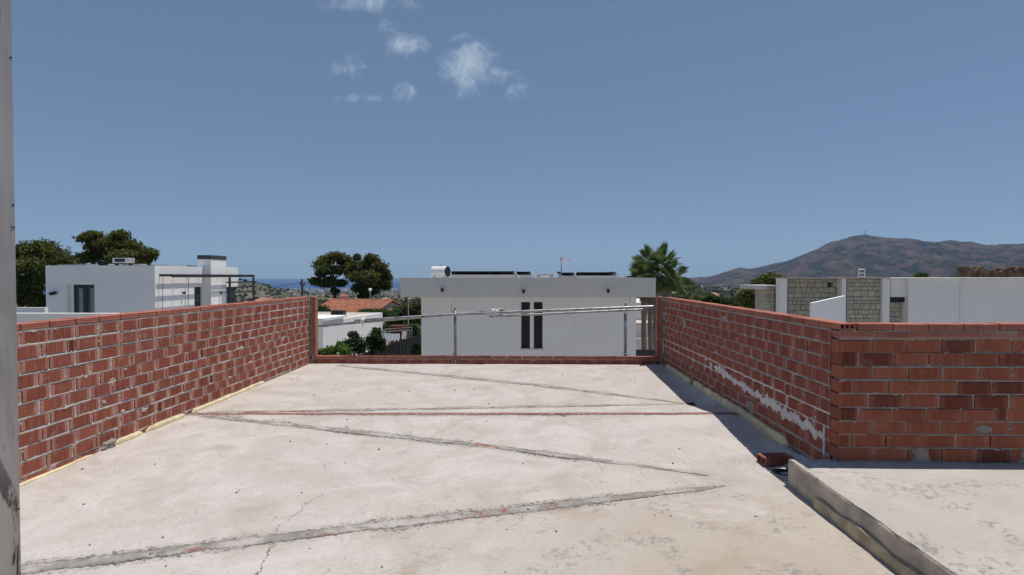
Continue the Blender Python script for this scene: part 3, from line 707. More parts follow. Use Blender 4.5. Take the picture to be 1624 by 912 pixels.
# foam strips along the wall feet
def foam(label, x, sgn, segs, mat, group, seed, wdt=.035):
    for i, (y0, y1, h) in enumerate(segs):
        n = max(6, int((y1 - y0) / .03)); vs = []
        for k in range(n + 1):
            y = y0 + (y1 - y0) * k / n; e = min(1, min(k, n - k) / 2.0) * .7 + .3
            hh = h * e * (1 + .25 * fbm(y * 3.1, seed, i, 4)); ww = wdt * e * (1 + .35 * fbm(y * 4, seed, i + 4, 4)); zb = slab_z(x, y)
            for (a, b) in ((-.004, -.03), (1, -.03), (1.0, .6 * hh), (.8, hh), (.2, hh * 1.05), (-.004, hh)):
                vs.append((x + sgn * ww * a, y, zb + b))
        q = grid_quads(n + 1, 6); m = np.array(vs)
        o = raw('foam_strip', m, q if sgn < 0 else q[:, ::-1], mat); bm = bmesh.new(); bm.from_mesh(o.data); bm.verts.ensure_lookup_table()
        bm.faces.new([bm.verts[k] for k in range(6)]); bm.faces.new([bm.verts[n*6 + k] for k in reversed(range(6))]); bmesh.ops.recalc_face_normals(bm, faces=bm.faces); bm.to_mesh(o.data); bm.free()
        tag(o, label[i], 'foam strip', group)
foam(['thin cream foam strip at the left wall foot nearest the steel post', 'short cream foam strip beside the mortar lump at the left wall foot', 'long cream foam strip ending at the red floor strip', 'thin cream foam strip past the red floor strip at the left wall'],
     XL, 1, [(3.4, 4.72, .012), (4.98, 5.36, .042), (5.40, 6.04, .040), (6.16, 7.9, .034)], M['foam'], 'foam strips at the wall feet', 2)
foam(['cream foam strip at the far foot of the right wall', 'long cream foam strip at the near foot of the right wall'], XR, -1, [(7.95, 9.3, .055), (5.02, 7.80, .062)], M['foam'], 'foam strips at the wall feet', 5, .04)
foam(['dirty ochre foam strip under the edge of the raised slab'], XS, -1, [(-1.5, 3.95, .075)], M['foam_dirty'], 'foam strips at the wall feet', 9, .028)
# loose hollow brick
t = thing('hollow_brick', 'loose dark red hollow brick lying by the near drain', 'brick', (2.09, 4.80, slab_z(2.09, 4.8) + .035), R(7))
link('shell', hollow_mesh('loose_brick', M['brick_r'], .25, .062, .13, 2, 1), t, (0, -.06, 0))
# crumbs of mortar on the floor
vs = []; fs = []; o = 0
for i in range(300):
    if i < 250: x, y = random.uniform(-3.5, 2.2), random.uniform(2.2, 9.5)
    elif i < 400:
        s = random.choice(STRIPS)[0]; k = random.randrange(len(s) - 1); f = random.random(); x = s[k][0] + (s[k+1][0] - s[k][0]) * f; y = s[k][1] + (s[k+1][1] - s[k][1]) * f + random.gauss(0, .07)
    elif i < 480: x, y = XL + .05 + abs(random.gauss(0, .12)), random.uniform(3.8, 9)
    else: x, y = random.uniform(2.05, 3.9), random.uniform(2.6, 4.2)
    z = ZS if x > XS and y < YS else slab_z(x, y)
    sz = random.choice([.003, .004, .005, .006, .011]) * random.uniform(.7, 1.2)
    vs.append(IV * (1 + rng.uniform(-.35, .35, (len(IV), 1))) * (sz, sz, sz * .6) + (x, y, z + sz * .3)); fs.append(IF + o); o += len(IV)
tag(raw('mortar_crumbs', np.concatenate(vs), np.concatenate(fs), M['debris']), 'small mortar crumbs and grit strewn over the floor', 'rubble', None, 'stuff')
# steel post at the left edge
q = P(28, 456, 1.27)
t = thing('steel_post', 'stained grey steel post standing close at the left edge', 'post', (q.x - .11, 1.21, slab_z(-1.1, 1.2)))
MB().box(q.x - .22, q.x, 1.15, 1.27, .004, 3.3).build('shaft', M['post'], t, .004)
MB().box(q.x - .30, q.x + .08, 1.07, 1.35, -.01, .006).build('base_plate', M['post'], t, .002)
for zz_ in (1.64, 1.69, 2.02, 1.0):
    b = MB().tube([(q.x - .002, 1.262, zz_), (q.x + .0015, 1.262, zz_)], .0022, 8).build('screw_hole', M['dark'], t)

# ---------------------------------------------------------------- guard rail over the far wall
YR = 9.80
def rail(label, pts, r, dy):
    a = [P(x, y, YR + dy) for x, y in pts]; t = thing('guard_rail', label, 'rail', a[0], 0, 'guard rail tubes')
    MB().tube(a, r, 12, False).build('tube', M['galv'], t, smooth=True)
    for e, k in ((a[0], a[1]), (a[-1], a[-2])):
        d = (e - k).normalized(); MB().tube([e - d * .03, e - d * .002], r * .86, 12).build('end_plug', M['dark'], t)
    return t
rail('steel tube forming the left end of the guard rail', [(503, 517), (650, 504.5), (800, 491)], .022, -.02)
rail('long steel tube tied on above, running to the right wall', [(562, 508.5), (722, 498.5), (860, 492.8), (1057, 485.5)], .024, -.07)
rail('short lower steel tube behind the right half of the guard rail', [(776, 502), (1019, 490.8)], .020, -.015)
for (px, top_, lab) in ((722, 487, 'upright steel prop left of the tall dark windows'), (992, 480, 'upright steel prop at the right end of the guard rail')):
    a = P(px, top_, YR + .03); t = thing('steel_prop', lab, 'prop', (a.x, YR + .03, -.3), 0, 'guard rail props')
    MB().tube([(a.x, YR + .03, -.3), (a.x, YR + .03, a.z - .06)], .026, 12).build('tube', M['galv'], t, smooth=True)
    MB().tube([(a.x, YR + .03, a.z - .06), (a.x, YR + .03, a.z)], .017, 10).build('pin', M['galv'], t, smooth=True)
    MB().tube([(a.x - .03, YR - .02, a.z - .10), (a.x - .06, YR - .05, a.z + .0), (a.x - .065, YR - .05, a.z + .06)] if px < 800 else [(a.x + .02, YR - .02, a.z + .0), (a.x + .07, YR, a.z + .02), (a.x + .075, YR, a.z + .10)], .006, 6).build('hook', M['galv'], t)
    MB().box(a.x - .035, a.x + .035, YR - .055, YR + .06, .19 if px > 800 else .19, .205).build('clamp', M['galv'], t)
    if px < 800:
        for s in (-.035, .022): MB().box(a.x + s, a.x + s + .014, YF - .016, YF - .004, .03, .11).build('clamp_plate', M['galv'], t)
for (px, py, w, lab) in ((785, 495, .10, 'white tape wrapped round the middle of the guard rail'), (576, 508.5, .05, 'white tape wrapped round the left end of the guard rail')):
    a = P(px, py, YR - .045); t = thing('tape_wrap', lab, 'tape', a, 0, 'tape on the guard rail')
    for k in range(4):
        x = a.x - w/2 + w * k / 3; h = .048 + .012 * math.sin(k * 2.1)
        MB().tube([(x + .01 * math.sin(s_), a.y + .062 * math.cos(s_), a.z + h * math.sin(s_)) for s_ in np.linspace(0, 2*math.pi, 15)], .011, 6).build('tape_turn', M['tape'], t, smooth=True)
    MB().tube([(a.x, a.y - .06, a.z - .03), (a.x + .012, a.y - .065, a.z - .085), (a.x + .005, a.y - .06, a.z - .125)], [.009, .007, .003], 6).build('loose_end', M['tape'], t)

# ---------------------------------------------------------------- buildings
def pbox(m, px0, px1, py0, py1, Y, dep, zlow=None):
    a, b = P(px0, py0, Y), P(px1, py1, Y); return m.box(a.x, b.x, Y, Y + dep, b.z if zlow is None else zlow, a.z)
GZ = -4.6
def wall_light(t, c, r=.05, dirv=(0, -1, 0)):
    d = Vector(dirv); MB().tube([c - d * .02, c + d * .12], .03, 8).build('wall_light', M['blackmetal'], t)
    MB().tube([c + d * .12 + Vector((0, 0, .06)), c + d * .12 - Vector((0, 0, .10))], r, 10).build('wall_light', M['blackmetal'], t)
# --- centre house
YC = 24.0
t = thing('flat_roof_house', 'white flat roofed house straight ahead with two tall slit windows', 'house', (1.0, YC, GZ))
a, b = P(668, 472, YC), P(1009, 472, YC)
zc = P(840, 471.5, YC - .5).z
w1 = P(826.5, 479, YC); w2 = P(840.5, 553, YC); w3 = P(846.5, 479, YC); w4 = P(860.5, 553, YC)
m = MB()                                  # the facing wall in pieces round its two window openings
for (x0, x1, z0, z1) in ((a.x, w1.x, GZ, zc), (w2.x, w3.x, GZ, zc), (w4.x, b.x, GZ, zc), (w1.x, w2.x, w1.z, zc), (w3.x, w4.x, w1.z, zc), (w1.x, w2.x, GZ, w2.z), (w3.x, w4.x, GZ, w2.z)):
    m.box(x0, x1, YC, YC + .28, z0, z1)
m.box(a.x, a.x + .28, YC + .28, YC + 11, GZ, zc); m.box(b.x - .28, b.x, YC + .28, YC + 11, GZ, zc); m.box(a.x, b.x, YC + 11, YC + 11.28, GZ, zc)
m.build('wall', M['white_c'], t)
fa, fb = P(635, 441.5, YC - .5), P(1040, 471.5, YC - .5)
m = MB(); y0, y1, z0, z1 = YC - .5, YC + 12, fb.z, fa.z; x0, x1 = fa.x, fb.x
m.box(x0, x1, y0, y0 + .25, z0, z1); m.box(x0, x1, y1 - .25, y1, z0, z1); m.box(x0, x0 + .25, y0 + .25, y1 - .25, z0, z1); m.box(x1 - .25, x1, y0 + .25, y1 - .25, z0, z1); m.box(x0 + .25, x1 - .25, y0 + .25, y1 - .25, z0 + .002, z1 - .30)
roof = m.build('roof', M['grey_f'], t)
m = MB(); m.box(x0 - .012, x1 + .012, y0 - .012, y0 + .262, z1 + .002, z1 + .022); m.box(x0 - .012, x0 + .262, y0 + .262, y1, z1 + .002, z1 + .022); m.box(x1 - .262, x1 + .012, y0 + .262, y1, z1 + .002, z1 + .022)
o = m.build('coping', M['alu'], roof); o.location = (0, 0, 0)
for (p, q) in ((w1, w2), (w3, w4)):
    f = MB(); fr = .045
    f.box(p.x, p.x + fr, YC + .1, YC + .16, q.z, p.z); f.box(q.x - fr, q.x, YC + .1, YC + .16, q.z, p.z); f.box(p.x + fr, q.x - fr, YC + .1, YC + .16, p.z - fr, p.z); f.box(p.x + fr, q.x - fr, YC + .1, YC + .16, q.z, q.z + fr)
    f.box(p.x + fr, q.x - fr, YC + .1, YC + .16, q.z + .62 * (p.z - q.z), q.z + .62 * (p.z - q.z) + .05)
    w = f.build('window', M['blackmetal'], t)
    o = MB().box(p.x + fr, q.x - fr, YC + .125, YC + .135, q.z + fr, p.z - fr).build('pane', M['glass'], w); o.location = (0, 0, 0)
    o = MB().box(p.x - .04, q.x + .04, YC - .05, YC + .1, q.z - .05, q.z + .004).build('sill', M['grey_f'], w); o.location = (0, 0, 0)
for px, py in ((702, 459), (830.5, 461), (964, 460.5)): wall_light(t, P(px, py, YC - .5), .055)
ZR = z1 - .30
# on its roof: water heater, solar arrays, vents, aerial
c = P(698, 431, YC + 2); t = thing('water_heater', 'white horizontal water tank with dark end on the centre roof', 'water tank', (c.x, c.y, ZR))
ax = Vector((1, -.45, 0)).normalized(); r0 = .25; hl = .40
MB().tube([c - ax * hl, c - ax * (hl - .04), c + ax * (hl - .04), c + ax * hl], [r0 * .9, r0, r0, r0 * .97], 28).build('drum', M['tank'], t, smooth=False)
MB().tube([c + ax * hl, c + ax * (hl + .03)], [r0 * 1.0, r0 * .86], 28).build('end_cap', M['blackmetal'], t)
MB().tube([c + Vector((0, 0, r0 - .02)), c + Vector((0, 0, r0 + .06))], .018, 8).build('valve', M['blackmetal'], t)
for s in (-.3, .25):
    for e in (-.18, .18): MB().tube([c + ax * s + Vector((0, e, -r0 * .6)), (c.x + ax.x * s, c.y + ax.y * s + e, ZR)], .02, 6).build('leg', M['blackmetal'], t)
def solar(label, px0, px1, py, Y, n, tilt_d, group):
    a, b = P(px0, py, Y), P(px1, py, Y); z = a.z; t = thing('solar_array', label, 'solar panel', ((a.x + b.x) / 2, Y, ZR), 0, group)
    for k in range(n):
        x0, x1 = a.x + (b.x - a.x) * k / n + .004, a.x + (b.x - a.x) * (k + 1) / n - .004
        m = MB().add([(x0, Y, z), (x1, Y, z), (x1, Y + tilt_d, ZR + .1), (x0, Y + tilt_d, ZR + .1), (x0, Y, z + .04), (x1, Y, z + .04), (x1, Y + tilt_d, ZR + .14), (x0, Y + tilt_d, ZR + .14)],
                     [(0,3,2,1),(4,5,6,7),(0,1,5,4),(1,2,6,5),(2,3,7,6),(3,0,4,7)]); m.build('panel', M['panel'], t)
        MB().box(x0 - .012, x0 + .03, Y + .06, Y + .10, ZR, z - .015).build('leg', M['blackmetal'], t)
    MB().box(b.x - .04, b.x, Y + .06, Y + .10, ZR, z - .015).build('leg', M['alu'], t)
    e = MB().tube([(b.x + .01, Y + .03, z), (b.x + .35, Y - .25, ZR + .12)], .035, 6).build('brace', M['alu'], t)
    MB().box(a.x - .02, b.x + .02, Y - .06, Y - .005, ZR, z - .125).build('ballast', M['grey_f'], t)
solar('long row of tilted black solar panels beside the water tank', 716, 816, 431.5, YC + 3, 5, 1.0, 'solar panels on the centre roof')
solar('short row of black solar panels behind the long row', 806, 842, 432, YC + 5, 1, 1.0, 'solar panels on the centre roof')
solar('row of tilted black solar panels right of the aerial', 914, 977, 433, YC + 3.5, 2, 1.0, 'solar panels on the centre roof')
solar('small black solar panel just right of the aerial mast', 889, 911, 433.5, YC + 5, 1, .8, 'solar panels on the centre roof')
t = thing('roof_vent', 'low tan roof vent box left of the aerial', 'vent', (*P(864, 440, YC + 3).to_2d(), ZR))
m = MB(); pbox(m, 852, 877, 436, 441, YC + 3, .7, ZR).build('box', M['tan'], t)
m = MB(); pbox(m, 850.5, 878.5, 434.8, 436, YC + 2.95, .8).build('lid', M['alu'], t)
m = MB(); pbox(m, 857, 872, 437, 440, YC + 2.98, .03).build('grille', M['white'], t)
for (px0, px1, lab) in ((883.5, 890, 'small black roof cowl beside the aerial mast'), (966, 972, 'small black roof cowl at the right end of the panels')):
    c = P((px0 + px1) / 2, 434, YC + 4); t = thing('roof_cowl', lab, 'roof cowl', (c.x, c.y, ZR), 0, 'roof cowls')
    MB().tube([(c.x, c.y, ZR), (c.x, c.y, c.z)], .05, 10).build('pipe', M['alu'], t); z_ = P(px0, 431, YC + 4).z; h = (P(px1, 431, YC + 4).x - P(px0, 431, YC + 4).x) / 2
    MB().tube([(c.x, c.y, c.z), (c.x, c.y, z_)], h, 12).build('cap', M['blackmetal'], t)
c = P(890, 439, YC + 3.2); t = thing('tv_aerial', 'television aerial on a grey mast on the centre roof', 'aerial', (c.x, c.y, ZR))
zt = P(890, 408, YC + 3.2).z
MB().tube([(c.x, c.y, ZR), (c.x, c.y, zt)], .022, 8).build('mast', M['galv'], t)
zb = P(890, 411, YC + 3.2).z
MB().tube([(c.x - .08, c.y, zb), (c.x + .45, c.y - .12, zb - .04)], .018, 6).build('boom', M['antenna'], t)
for k in range(7):
    x = c.x - .05 + .075 * k; h = .20 - .018 * k
    for s in (-1, 1): MB().tube([(x, c.y - .015 * k, zb), (x + .02 * s, c.y - .2, zb + s * h)], .007, 4).build('rod', M['antenna'], t)
# --- left house
YL = 30.0
t = thing('flat_roof_house', 'white cube house at left with sliding door and chimney', 'house', (-22, YL, GZ))
A, B = P(72, 420, YL), P(245.5, 421, YL); zt = B.z
d0, d1 = P(106, 451.5, YL), P(150.5, 520, YL); XE = B.x
Yc0 = -XE / (834 - 305.5) * F * 1.0
m = MB()
m.box(A.x, d0.x, YL, YL + .35, GZ, zt); m.box(d1.x, XE, YL, YL + .35, GZ, zt); m.box(d0.x, d1.x, YL, YL + .35, d0.z, zt); m.box(d0.x, d1.x, YL, YL + .35, GZ, -2.4)
m.box(A.x, A.x + .3, YL + .35, YL + 8, GZ, zt); m.box(A.x, XE, YL + 8, YL + 8.3, GZ, zt)
dy0, dy1 = 33.6, 34.45; dz = P(296, 455, 34).z
m.box(XE - .3, XE, YL + .35, dy0, GZ, zt); m.box(XE - .3, XE, dy0, dy1, dz, zt); m.box(XE - .3, XE, dy1, YL + 8, GZ, zt)
m.box(A.x + .3, XE - .3, YL + .35, YL + 8, zt - .25, zt - .12)
m.build('wall', M['white'], t)
dr = MB(); fy = YL + .22; fw_ = .10
dr.box(d0.x + .2, d0.x + .3, fy, fy + .08, -2.4, d0.z); dr.box(d1.x - .08, d1.x, fy, fy + .08, -2.4, d0.z); mid_ = (d0.x + d1.x) / 2 + .1; dr.box(mid_ - .06, mid_ + .06, fy, fy + .08, -2.4, d0.z); dr.box(d0.x + .3, mid_ - .06, fy, fy + .08, d0.z - .09, d0.z); dr.box(mid_ + .06, d1.x - .08, fy, fy + .08, d0.z - .09, d0.z)
door = dr.build('sliding_door', M['anthracite'], t)
for (x0, x1) in ((d0.x + .3, mid_ - .06), (mid_ + .06, d1.x - .08)):
    o = MB().box(x0, x1, fy + .03, fy + .05, -2.4, d0.z - .09).build('pane', M['glassblue'], door); o.location = (0, 0, 0)
    # curtain folds hanging against the glass
    n = 24; vs = []
    for k in range(n + 1):
        x = x0 + .18 + (x1 - x0 - .3) * k / n
        for z in (-2.35, d0.z - .2): vs.append((x, fy + .022 + .006 * math.sin(k * 2.2), z))
    o = raw('curtain', np.array(vs), grid_quads(n + 1, 2), M['curtain'], door); o.location = (0, 0, 0)
o = MB().box(d0.x, d0.x + .2, fy - .01, fy + .06, -2.4, d0.z).build('reveal', M['white'], t)
wall_light(t, P(84, 465, YL), .10); wall_light(t, P(90, 464, YL), .06)
dd = MB().box(XE - .2, XE - .12, dy0, dy1, GZ, dz).build('side_door', M['anthracite'], t)
for px, Y in ((270, 32.4),): wall_light(t, Vector((XE, Y, P(270, 464, Y).z)), .06, (1, 0, 0))
# chimney block and rear wing
cy0, cy1 = 34.6, 36.4; cx1 = XE + .45; zch = P(320, 411.5, 35).z; zch2 = P(320, 405, 35).z
ch = MB().box(XE - .35, cx1, cy0, cy1, GZ, zch).build('chimney', M['white'], t)
o = MB().box(XE - .37, cx1 + .02, cy0 - .02, cy1 + .02, zch + .002, zch2).build('chimney_cap', M['charcoal_clad'], ch); o.location = (0, 0, 0)
wall_light(t, Vector((cx1, 35.6, P(328, 464, 35.6).z)), .06, (1, 0, 0))
zw = P(350, 423.5, 37).z; dz2 = P(350, 455, 37).z
MB().box(XE - 3, XE + .3, cy1 + .02, 38.2, dz2, zw).build('wing', M['white'], t)
MB().box(XE - 3, XE + .22, cy1 + .02, 38.0, GZ, dz2 - .002).build('wing_glazing', M['glassblue'], t)
# pergola
t = thing('pergola', 'dark slatted pergola along the sunlit side of the left house', 'pergola', (XE + .8, 34, GZ))
zp = P(300, 438.5, 32).z
px_out = XE + .72
for k, d in enumerate((.13, .31, .48, .62)):
    MB().box(XE + d, XE + d + .055, YL + .15, (YL + 4.5 if d < .5 else YL + 9.6), zp, zp + .09).build('slat', M['anthracite'], t)
for k in range(8):
    y = YL + .35 + k * 1.25; MB().box((XE if y < 34.5 else XE + .5), px_out, y, y + .05, zp + .092, zp + .13).build('cross_bar', M['anthracite'], t)
MB().box(px_out, px_out + .06, YL + .3, YL + 9.6, zp - .05, zp + .12).build('beam', M['anthracite'], t)
MB().box(px_out - .02, px_out + .08, YL + 6.2, YL + 6.32, GZ, zp - .06).build('post', M['anthracite'], t)
MB().box(px_out - .02, px_out + .08, YL + 9.4, YL + 9.52, GZ, zp - .06).build('post', M['anthracite'], t)
for k in range(3): z = zp - .42 - .42 * k * .8; MB().box(px_out - .025, px_out + .05, YL + 5.9, YL + 9.9, z, z + .09).build('screen_slat', M['anthracite'], t)
for y in (YL + .45, YL + 2.8): MB().tube([(XE + .14, y, zp), (XE + .10, y - .12, GZ)], .018, 6).build('thin_rod', M['galv'], t)
# on the left roof
def tray(label, px0, px1, Y, h):
    a, b = P(px0, 417, Y), P(px1, 417, Y); t = thing('solar_array', label, 'solar panel', ((a.x + b.x) / 2, Y, zt - .12), 0, 'solar panels on the left roof')
    MB().add([(a.x, Y, zt + h), (b.x, Y, zt + h), (b.x + .1, Y + 1.4, zt), (a.x + .1, Y + 1.4, zt), (a.x, Y, zt + h + .04), (b.x, Y, zt + h + .04), (b.x + .1, Y + 1.4, zt + .04), (a.x + .1, Y + 1.4, zt + .04)], [(0,3,2,1),(4,5,6,7),(0,1,5,4),(1,2,6,5),(2,3,7,6),(3,0,4,7)]).build('panel', M['panel'], t)
    for x in (a.x + .05, b.x - .05): MB().tube([(x, Y + .1, zt - .12), (x, Y + .1, zt + h)], .025, 6).build('leg', M['alu'], t)
    MB().box(a.x - .02, b.x + .02, Y - .03, Y - .002, zt + h - .01, zt + h + .06).build('frame', M['alu'], t)
tray('flat solar panels at the left end of the left roof', 92, 156, YL + 3, .06); tray('flat solar panels under the cooling unit on the left roof', 172, 232, YL + 2.6, .08); tray('flat solar panels near the chimney on the left roof', 247, 296, YL + 4, .05)
c0, c1 = P(178, 409, YL + 2), P(204.5, 417, YL + 2)
t = thing('cooling_unit', 'grey box air conditioning unit on the left roof', 'air conditioner', ((c0.x + c1.x) / 2, YL + 2, zt - .12))
MB().box(c0.x, c1.x, YL + 2, YL + 2.5, c1.z, c0.z).build('casing', M['alu'], t, .015)
MB().box(c0.x + .15, c1.x - .24, YL + 1.985, YL + 1.998, c1.z + .05, c0.z - .05).build('grille', M['blackmetal'], t)
for x in (c0.x + .05, c1.x - .1): MB().box(x, x + .05, YL + 2.1, YL + 2.4, zt - .12, c1.z - .002).build('foot', M['blackmetal'], t)
# terrace wall before the left house
t = thing('garden_wall', 'low white terrace wall in front of the left house', 'wall', (-20, 26.5, GZ))
a, b = P(-120, 497.5, 26), P(262, 497.5, 26)
MB().box(a.x, b.x, 26, 26.25, GZ, a.z).build('wall', M['white_c'], t)
MB().box(a.x, b.x, 25.97, 26.28, a.z + .002, a.z + .03).build('coping', M['white'], t)
a2 = P(-100, 487.5, 28.4); b2 = P(71, 486, 28.4); MB().box(a2.x, b2.x, 28.4, 28.6, GZ, a2.z).build('wall', M['white'], t)
for i, px in enumerate((158, 176, 192)):
    c = P(px, 499, 27); t = thing('patio_chair', 'back of a brown patio chair behind the terrace wall, %s' % ('left one', 'middle one', 'right one')[i], 'chair', (c.x, 27, -2.4), 0, 'patio chairs')
    n = 9; arc = [(c.x + .24 * math.cos(math.pi * k / (n-1)), P(px, 496, 27).z - .10 + .11 * math.sin(math.pi * k / (n-1))) for k in range(n)]
    MB().slab_y([(c.x + .24, c.z - .4)] + arc + [(c.x - .24, c.z - .4)], 27.0, 27.05).build('backrest', M['tan'], t)
    MB().box(c.x - .25, c.x + .25, 27.05, 27.5, c.z - .45, c.z - .40).build('seat', M['tan'], t)
    for sx in (-.22, .2):
        for sy in (27.06, 27.45): MB().box(c.x + sx, c.x + sx + .03, sy, sy + .03, -2.4, c.z - .451).build('leg', M['tan'], t)
# --- white outbuilding and tiled house in the gap on the left
t = thing('white_outbuilding', 'low white flat roofed building below the tiled roof', 'house', (-13, 36, -5))
ca, cb2 = P(538, 506, 34), P(606.5, 496, 40); top = ca.z
dirv = Vector((cb2.x - ca.x, 6.0)).normalized(); per = Vector((-dirv.y, dirv.x))
p0, p1 = Vector((ca.x, 34)), Vector((ca.x, 34)) + dirv * 6.1; p2, p3 = p1 + per * 9, p0 + per * 9
def inset(pts, d):
    c = sum((Vector(p) for p in pts), Vector((0, 0))) / len(pts); return [c + (Vector(p) - c) * (1 - d) for p in pts]
MB().prism([p0, p1, p2, p3], -6, top - .14).build('wall', M['white'], t)
ring = MB(); ins = inset([p0, p1, p2, p3], .05); pp = [p0, p1, p2, p3]
for k in range(4): ring.prism([pp[k], pp[(k+1) % 4], ins[(k+1) % 4], ins[k]], top - .138, top)
ring.build('parapet', M['white'], t)
MB().prism(ins, top - .13, top - .05).build('roof', M['roofgravel'], t)
w0, w1_ = P(503, 509, 31.5), P(512, 509, 31.5)
MB().prism([Vector((w0.x - 3, 31.5)), Vector((w1_.x, 31.5)), Vector((w1_.x + .35, 34.0)), Vector((w0.x - 3, 34.0))], -6, w0.z).build('wing', M['white'], t)
MB().prism([Vector((w0.x - 3, 31.4)), Vector((w1_.x + .08, 31.4)), Vector((w1_.x + .5, 34.3)), Vector((w0.x - 3, 34.3))], w0.z + .002, w0.z + .14).build('wing_roof', M['white'], t)
fN = -Vector((dirv.x, dirv.y))           # front face normal, towards the viewer
def onfront(s, z0, z1, wid, name, mat, th=.05):
    a = p0 + per * s; b = p0 + per * (s + wid)
    MB().prism([b + fN * th, a + fN * th, a + fN * .003, b + fN * .003], z0, z1).build(name, mat, t)
onfront(.45, P(530, 528, 34).z, P(530, 525.5, 34).z, .25, 'vent', M['blackmetal'])
for (y0, y1) in ((507, 523), (529, 532.5), (537, 541), (543, 548)): onfront(.68, P(520, y1, 34).z, P(520, y0, 34).z, .24, 'opening', M['blackmetal'], .02)
for (s, py, w, h) in ((4.4, 519, .06, .5), ):
    a = p0 + dirv * s; z = P(583, py, 38).z; nrm = Vector((dirv.y, -dirv.x))
    MB().prism([a + nrm * .003, a + dirv * .3 + nrm * .003, a + dirv * .3 + nrm * .12, a + nrm * .12], z - .5, z).build('meter_box', M['alu'], t)
c = P(534, 502.5, 35.5); MB().box(c.x - .3, c.x + .45, 35.3, 36.0, top - .05, top + .42).build('roof_box', M['blackmetal'], t)
# tiled house
t = thing('tiled_house', 'pink house with an orange clay tiled roof behind the hedge', 'house', (-16, 54, -6))
rz = R(-16); hc = P(573, 485, 54); hw, hd = 3.2, 3.1; ze, zr = P(573, 495, 51).z, P(573, 476.5, 54).z
def loc2(x, y): return Vector((hc.x + x * math.cos(rz) - y * math.sin(rz), 54 + x * math.sin(rz) + y * math.cos(rz)))
def L3(x, y, z): q = loc2(x, y); return (q.x, q.y, z)
MB().add([L3(-hw, -hd, -7), L3(hw, -hd, -7), L3(hw, hd, -7), L3(-hw, hd, -7), L3(-hw, -hd, ze), L3(hw, -hd, ze), L3(hw, hd, ze), L3(-hw, hd, ze), L3(-hw, 0, zr - .08), L3(hw, 0, zr - .08)],
         [(0, 1, 5, 4), (1, 2, 6, 9, 5), (2, 3, 7, 6), (3, 0, 4, 8, 7), (5, 9, 8, 4), (6, 7, 8, 9)]).build('wall', M['pink'], t)
m = MB(); ov = .35; cols = 34; crs = 12
for sgn in (-1, 1):
    for c_ in range(cols):
        x = -hw - .15 + (2 * hw + .3) * (c_ + .5) / cols; wd = (2 * hw + .3) / cols * .56
        for k in range(crs):
            f0, f1 = k / crs, (k + 1.15) / crs; vs = []
            for f, li in ((f0, .0), (f1, .035)):
                y = sgn * (hd + ov) * f; z = zr + (ze - zr) * f * (hd + ov) / hd + .03 + li + random.uniform(-.008, .008)
                for s_ in (-1, -.6, 0, .6, 1): vs.append(L3(x + wd * s_, y, z + .085 * (1 - s_ * s_)))
            fq = [(i, i + 1, i + 6, i + 5) for i in range(4)]
            m.add(vs, fq)
o = m.build('roof_tiles', M['tile'], t); o['kind'] = 'stuff'
rb = MB(); 
for k in range(16):
    x0 = -hw - .15 + (2 * hw + .3) * k / 16; rb.tube([L3(x0, 0, zr + .06), L3(x0 + .42, 0, zr + .075)], .10, 8)
rb.build('ridge_tiles', M['tile'], t)['kind'] = 'stuff'
q = loc2(-2.6, 1.0); zc_ = P(517, 468, 55).z
chm = MB().box(q.x - .3, q.x + .3, q.y - .3, q.y + .3, ze, zc_ - .15).build('chimney', M['pink'], t)
o = MB().add([(q.x - .4, q.y - .4, zc_ - .15), (q.x + .4, q.y - .4, zc_ - .15), (q.x + .4, q.y + .4, zc_ - .15), (q.x - .4, q.y + .4, zc_ - .15), (q.x, q.y, zc_ + .12)], [(3, 2, 1, 0), (0, 1, 4), (1, 2, 4), (2, 3, 4), (3, 0, 4)]).build('chimney_cap', M['tile'], chm); o.location = (0, 0, 0)
# --- houses behind the palms
t = thing('white_house', 'white house glimpsed between the palm trunks', 'house', (9.5, 42, -6))
m = MB(); a, b = P(1003, 504, 42), P(1110, 504, 42); m.box(a.x, b.x, 42, 50, -6.5, P(1030, 480, 42).z); m.build('wall', M['white_c'], t)
m = MB(); pbox(m, 1040, 1075, 521, 534, 41.95, .045).build('window', M['glass'], t)
m = MB(); a, b = P(1000, 512, 39), P(1075, 512, 39); m.box(a.x, b.x, 39, 41.95, -6.5, P(1030, 515, 39).z).build('porch', M['white_r'], t)
m = MB(); m.box(a.x - .1, b.x + .1, 38.9, 41.95, P(1030, 515, 39).z + .002, P(1030, 512.5, 39).z).build('porch_roof', M['roofgravel'], t)
m = MB(); a, b = P(1000, 534, 38), P(1080, 534, 38); m.box(a.x, b.x, 38, 38.2, -6.5, P(1030, 537, 38).z).build('yard_wall', M['grey_f'], t)
t = thing('low_fence', 'low black metal fence at the foot of the palms', 'fence', (P(1030, 560, 27).x, 27, GZ))
a, b = P(1009, 555.5, 27), P(1075, 555.5, 27)
MB().box(a.x, b.x, 27, 27.05, GZ, a.z - .03).build('panel', M['anthracite'], t); MB().box(a.x, b.x, 26.97, 27.08, a.z - .028, a.z + .03).build('top_rail', M['anthracite'], t)
for k in range(4): x = a.x + (b.x - a.x) * k / 3; MB().box(x - .04, x + .04, 26.93, 26.968, GZ, a.z).build('post', M['anthracite'], t)
